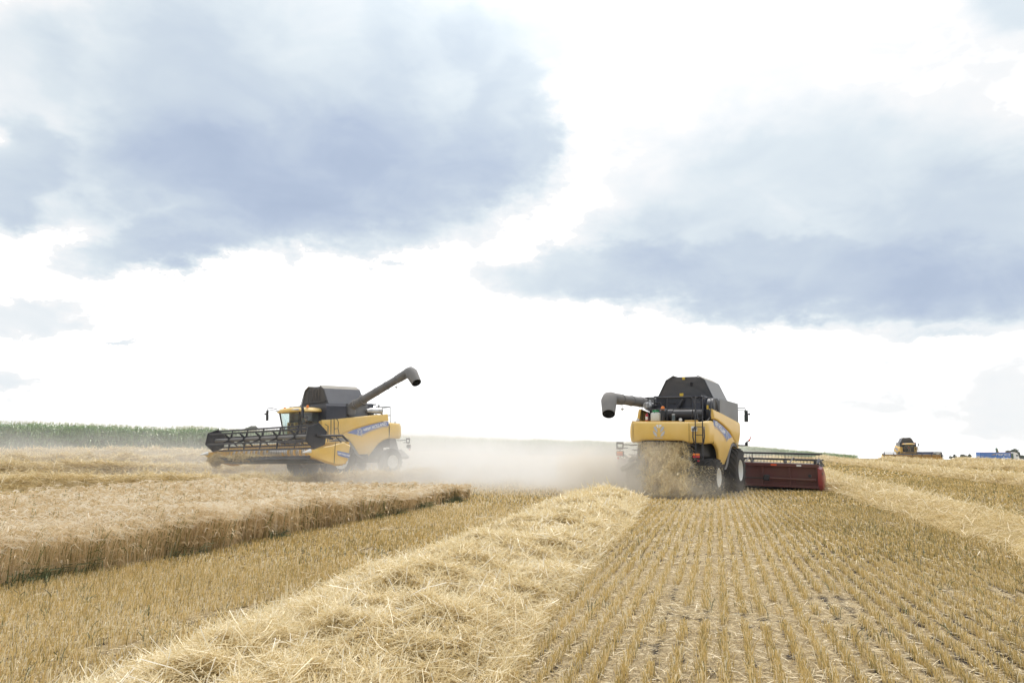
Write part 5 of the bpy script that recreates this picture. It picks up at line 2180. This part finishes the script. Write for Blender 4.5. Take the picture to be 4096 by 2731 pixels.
# ------------------------------------------------------------------ lorries, loader and trees on the horizon
def make_truck(X, D, z0, yaw, label, trail_len, body_mat, text, hgt=2.75, cabx=None, body2=True):
    wx, wy = c2w(X, D)
    root = empty('truck', (wx, wy, z0))
    root.rotation_euler = (0, 0, TH + yaw)
    tag(root, label, 'truck', 'lorries waiting beyond the field')
    # local x forward (to the right in the picture); cab at x 0..2.3
    m = MB()
    m.prism([(0, .75), (2.2, .75), (2.35, 1.3), (2.28, 2.2), (2.0, 3.05), (1.5, 3.55), (.5, 3.85), (0, 3.8)], -1.22, 1.22, 'y')
    m.build('cab', TRW, root, smooth=30)
    m = MB()
    for s in (-1, 1):
        m.prism([(1.05, 2.1), (1.95, 2.1), (1.9, 2.75), (1.05, 2.75)], s * 1.222, s * 1.232, 'y')
    m.prism([(2.30, 2.15), (2.315, 2.15), (2.05, 2.95), (2.03, 2.95)], -1.1, 1.1, 'y')
    m.build('window', MIRR, root, smooth=0)
    m = MB()
    m.box((1.6, -1.235, .95), (.5, .02, .1))
    m.box((2.35, 0, .7), (.15, 2.3, .35))
    m.box((2.1, -1.4, 2.5), (.12, .15, .5))
    m.box((-5.0, 0, .9), (trail_len + 1, .9, .25))
    m.build('chassis', BLK, root)
    for xx in (1.35, -2.0, -trail_len + .6, -trail_len + 1.9, -trail_len - .7):
        for s in (-1, 1):
            w = MB()
            w.cyl((xx, s * .85, .5), (xx, s * 1.18, .5), .5, n=20)
            w.cyl((xx, s * 1.18, .5), (xx, s * 1.19, .5), .28, n=16)
            w.build('wheel', RUB, root)
    m = MB()
    m.box((-.5, 0, 2.2), (.9, 2.2, 2.2))
    m.build('bulkhead', DGRN, root)
    x1 = -1.15
    x0 = x1 - trail_len
    t = empty('trailer', (0, 0, 0), root)
    m = MB()
    m.box(((x0 + x1) / 2, 0, 1.2 + hgt / 2), (trail_len, 2.45, hgt))
    for k in range(24):
        m.box((x0 + trail_len * (k + .5) / 24, -1.24, 1.2 + hgt / 2), (.10, .05, hgt - .2))
    m.build('trailer_body', body_mat, t, smooth=0)
    m = MB()
    m.box(((x0 + x1) / 2, -1.24, 1.2 + hgt), (trail_len + .1, .12, .12))
    m.box(((x0 + x1) / 2, 1.24, 1.2 + hgt), (trail_len + .1, .12, .12))
    m.box((x1, 0, 1.2 + hgt / 2), (.1, 2.5, hgt))
    m.build('trailer_rim', TRR, t)
    if text:
        m = MB()
        m.prism([(-9.9, 2.55), (-8.6, 3.0), (-8.0, 3.15), (-7.5, 2.75), (-8.5, 2.6)], -1.285, -1.275, 'y')
        m.build('arrow_logo', OCH, t)

        def stroke(pts):
            for a, b in zip(pts, pts[1:]):
                c = ((a[0] + b[0]) / 2, -1.28, (a[1] + b[1]) / 2)
                ln = math.hypot(b[0] - a[0], b[1] - a[1]) + .16
                m.box(c, (ln, .02, .17), R=Matrix.Rotation(-atan2(b[1] - a[1], b[0] - a[0]), 3, 'Y'))
        m = MB()
        zb, zt = 2.45, 3.15
        x = -7.3
        for gl in ('n', 'o', 'r', 'i', 'c', 't'):
            w_ = {'i': .15, 'r': .7}.get(gl, .85)
            G = {'n': [[(0, 0), (0, 1), (1, 1), (1, 0)]], 'o': [[(0, 0), (0, 1), (1, 1), (1, 0), (0, 0)]], 'r': [[(0, 0), (0, 1), (1, 1)]],
                 'i': [[(0, 0), (0, .7)], [(0, .95), (0, 1.05)]], 'c': [[(1, 1), (0, 1), (0, 0), (1, 0)]], 't': [[(0, 1), (1, 1)], [(.5, 1), (.5, 0)]]}[gl]
            for st in G:
                stroke([(x + p[0] * w_, zb + p[1] * (zt - zb)) for p in st])
            x += w_ + .32
        m.build('lettering', DWHT, t)
        m = MB()
        for k in range(11):
            m.box((x0 + .9 + k * 1.2, -1.28, 1.42), (.75, .02, .12))
        m.box((x1 - 3.2, -1.28, 1.85), (.4, .02, .4))
        m.box((x1 - .9, -1.28, 2.3), (.35, .02, .35))
        m.build('white_marks', DWHT, t)
    return root


make_truck((4030 - 2048) / 2730.67 * 300 - 1.2, 300, -1.45, 0.0, 'white lorry with long bright blue lettered trailer at the right edge of the horizon', 13.4, TRB, True, hgt=2.55)
make_truck((3729 - 2048) / 2730.67 * 240 - 1.2, 240, -1.40, 0.0, 'white lorry with dark blue trailer half hidden behind the distant combine header', 7.2, TRBD, False, hgt=2.5)


def make_loader():
    wx, wy = c2w((3960 - 2048) / 2730.67 * 312, 312)
    root = empty('loader', (wx, wy, -1.6))
    root.rotation_euler = (0, 0, TH)
    tag(root, 'ochre raised loader boom sticking up behind the bright blue trailer', 'loader')
    m = MB()
    m.box((0, 0, 1.2), (3.4, 2, 1.0), bev=.2)
    m.box((-.8, 0, 2.0), (1.2, 1.7, .9), bev=.1)
    m.build('machine_body', OCH, root)
    m = MB()
    m.prism([(.4, 1.5), (.9, 1.5), (1.0, 4.2), (.75, 5.3), (.45, 5.9), (.25, 5.8), (.2, 4.2)], -.25, .25, 'y')
    m.build('boom', OCH, root)
    m = MB()
    m.prism([(.15, 2.5), (.3, 2.5), (.42, 5.6), (.2, 5.9), (.02, 5.6)], -.4, .4, 'y')
    m.build('bucket', DGRN, root)
    for x in (-1.1, 1.1):
        for s in (-1, 1):
            w = MB()
            w.cyl((x, s * .8, .6), (x, s * 1.15, .6), .6, n=18)
            w.build('wheel', RUB, root)


make_loader()

LEAFM = straw_mat('tree_leaf', [(0, (.015, .035, .02)), (.5, (.035, .07, .035)), (1, (.07, .12, .06))], .25)


def make_tree(X, D, z0, w, h, label, group, n=2600, lobes=7, seed=0):
    wx, wy = c2w(X, D)
    root = empty('tree', (wx, wy, z0))
    root.rotation_euler = (0, 0, TH)
    tag(root, label, 'tree', group)
    r = np.random.default_rng(seed)
    h *= 1.22
    m = MB()
    m.tube([(0, 0, -1), (.1, 0, h * .2), (0, .1, h * .5), (.1, 0, h * .8)], [w * .04, w * .03, w * .02, w * .008], n=8)
    for k in range(6):
        a = r.random() * 2 * pi
        z = h * (.2 + .08 * k)
        m.tube([(0, 0, z), (cos(a) * w * .2, sin(a) * w * .2, z + h * .15), (cos(a) * w * .36, sin(a) * w * .36, z + h * .22)], [w * .015, w * .01, w * .004], n=6)
    m.build('trunk', BARK, root)
    cs = []
    for k in range(lobes):
        q = (k + .5) / lobes * 2 - 1
        cs.append((q * w * .40 + r.normal(0, w * .03), r.normal(0, w * .12), h * (.58 + .18 * (1 - q * q) + r.normal(0, .05)), w * (.13 + .05 * r.random())))
    cs.append((0, 0, h * .62, w * .2))
    c = np.array(cs)
    i = r.integers(0, len(c), n)
    d = r.normal(size=(n, 3))
    d /= np.linalg.norm(d, axis=1, keepdims=True)
    rad = c[i, 3] * (r.random(n) ** .3) * (1 + .12 * r.normal(size=n))
    p = c[i, :3] + d * rad[:, None] * [1, 1, .8 * h / w * 1.6 if h < w else 1]
    p[:, 2] = np.clip(p[:, 2], h * .12, h * 1.04)
    a = r.normal(size=(n, 3))
    a /= np.linalg.norm(a, axis=1, keepdims=True)
    s = w * .028 * (.6 + .8 * r.random(n))[:, None]
    P = np.stack([p - a * s, p, p + a * s], 1)
    V, F, T = ribbons(P, np.stack([s[:, 0] * .5, s[:, 0] * 1.7, s[:, 0] * .5], 1), r.random(n))
    raw_mesh('crown', V, F, LEAFM, T, parent=root)
    return root


def upx(u):
    return (u - 2048) / 2730.67


TG = 'trees on the far horizon'
# source px: centre x, half width px, top y px, distance
for (u, hw, tv, D, lb, sd) in (
        (3778, 7, 1822, 430, 'leftmost low dark tree on the horizon between combine and blue trailer', 1),
        (3794, 8, 1818, 430, 'second small dark tree on the horizon, taller with gaps', 2),
        (3826, 13, 1818, 430, 'broad dark tree just left of the middle gap before the blue trailer', 3),
        (3850, 12, 1819, 430, 'dark rounded tree nearest to the tail of the blue trailer', 4),
        (4025, 26, 1800, 400, 'largest dark tree rising behind the white cab at the right', 5),
        (4056, 12, 1820, 430, 'dark tree directly right of the white cab', 6),
        (4078, 12, 1822, 430, 'low dark tree second from the right edge', 7),
        (4098, 13, 1823, 430, 'dark tree cut by the right edge of the photo', 8),
        (1012, 30, 1703, 160, 'pale hazy treetop behind the maize seen through the left part of the reel', 9),
        (1150, 24, 1712, 160, 'pale hazy treetop behind the maize seen just left of the cab', 10)):
    z0 = -5.5 if D > 200 else 0.5
    top = CAMH + (HOR - tv) / 2730.67 * D
    make_tree(upx(u) * D, D, z0, 2 * hw / 2730.67 * D * 1.15, top - z0, lb, TG, seed=sd)


# ------------------------------------------------------------------ air and dust
def vol_mat(name, dens, col, aniso=.2, build=None):
    m = bpy.data.materials.new(name)
    m.use_nodes = True
    nt = m.node_tree
    nt.nodes.clear()
    g = NG(nt)
    v = g.n('ShaderNodeVolumePrincipled')
    v.inputs['Color'].default_value = (*col, 1)
    v.inputs['Anisotropy'].default_value = aniso
    v.inputs['Density'].default_value = dens
    if build:
        g.l(build(g), v.inputs['Density'])
    o = g.n('ShaderNodeOutputMaterial')
    g.l(v.outputs[0], o.inputs['Volume'])
    return m


def box_obj(name, c, d, mat, label, rot=0.0):
    m = MB()
    m.box((0, 0, 0), d)
    o = m.build(name, mat, smooth=0)
    o.location = c
    o.rotation_euler = (0, 0, rot)
    tag(o, label, 'dust' if 'dust' in name else 'haze', kind='stuff')
    return o


haze_c = c2w(40, 250)
box_obj('haze', (haze_c[0], haze_c[1], 2), (1100, 700, 30), vol_mat('haze_air', .00015, (.86, .90, .97), .3), 'thin bright summer haze over the field', TH)


def dust_cloud(name, X, D, zc, dx, dd, dz, dens, blobs, label, nsc=.55, thr=.48, cut=.02, col=(.97, .965, .95)):
    """box of dust (lens-plan frame); blobs: (x, y, z, rx, ry, rz, amount) in box metres from its centre"""
    def build(g):
        tc = g.n('ShaderNodeTexCoord')
        p = tc.outputs['Object']
        n1 = g.noise(p, nsc, 5, .58, .6)
        n2 = g.noise(p, nsc * 3.3, 4, .6)
        sp = g.n('ShaderNodeSeparateXYZ')
        g.l(p, sp.inputs[0])
        tot = None
        for (bx, by, bz, rx, ry, rz, am) in blobs:
            a = g.m('DIVIDE', g.m('SUBTRACT', sp.outputs[0], bx), rx)
            b = g.m('DIVIDE', g.m('SUBTRACT', sp.outputs[1], by), ry)
            c = g.m('DIVIDE', g.m('SUBTRACT', sp.outputs[2], bz), rz)
            r2 = g.m('ADD', g.m('ADD', g.m('MULTIPLY', a, a), g.m('MULTIPLY', b, b)), g.m('MULTIPLY', c, c))
            v = g.m('MULTIPLY', g.m('EXPONENT', g.m('MULTIPLY', r2, -1.0)), am)
            tot = v if tot is None else g.m('ADD', tot, v)
        k = g.m('MULTIPLY', g.m('SUBTRACT', g.m('ADD', g.m('MULTIPLY', n1, .7), g.m('MULTIPLY', n2, .3)), thr - .12), 3.2, clamp=True)
        k = g.m('ADD', .07, g.m('MULTIPLY', k, 1.6))
        v = g.m('SUBTRACT', g.m('MULTIPLY', tot, k), cut)
        return g.m('MULTIPLY', g.m('MAXIMUM', v, 0.0), dens)
    wx, wy = c2w(X, D)
    o = box_obj(name, (wx, wy, zc), (dx, dd, dz), vol_mat(name + '_vol', dens, col, .15, build), label, TH)
    return o


# drifting dust between the two machines and over the left of the field
dust_cloud('dust_cloud', -12, 43, 1.9, 66, 34, 6.5, .16, [
    (-22, 8, -1.0, 24, 14, 2.2, .34),      # thin veil over the left
    (4, -2, -1.5, 6, 7, 1.4, .95),        # behind and right of the left machine
    (11, -5, -1.5, 7, 8, 1.5, 1.2),
    (14.2, -12, -1.4, 3.6, 4.5, 1.5, 1.3), (15.2, -12.5, -.4, 1.8, 2.5, 1.3, .5),
    (6, 6, -.4, 8, 7, 2.4, .8),
    (9, -3, -.2, 3, 5, 1.3, .6), (2.5, -3, .1, 2.5, 4, 1.2, .5),
    (-1, -7, -1.8, 10, 5, .9, .45),
], 'pale dust drifting low between the two big combines')
dust_cloud('dust_veil', 0, 84, 2.6, 84, 44, 7.5, .036, [
    (-12, -4, -1.2, 26, 14, 2.8, .8), (16, -2, -1.4, 16, 14, 2.4, .9), (26, 6, -1.6, 9, 11, 2.0, .7),
], 'far thin veil of dust hanging before the green maize', nsc=.12, cut=.10, col=(.93, .93, .91))
rp = on(COMB_R, (-.6, -5.2, .9))
rX, rD = camX(rp.x, rp.y), camD(rp.x, rp.y)
dust_cloud('dust_plume', rX, rD, .95, 7.5, 5.5, 2.5, 1.1, [
    (-.3, 0, .35, 1.3, 1.0, .9, .55), (-1.8, 0, -.2, 1.6, 1.3, .8, .8), (.7, -.3, -.5, .95, 1.1, .5, .9), (-2.6, -.2, .3, 1.0, 1.2, .7, .5), (.2, -.6, -.7, 2.2, 1.2, .5, .8),
], 'thick tan dust plume boiling under the straw chute', nsc=1.1, col=(.96, .90, .80))
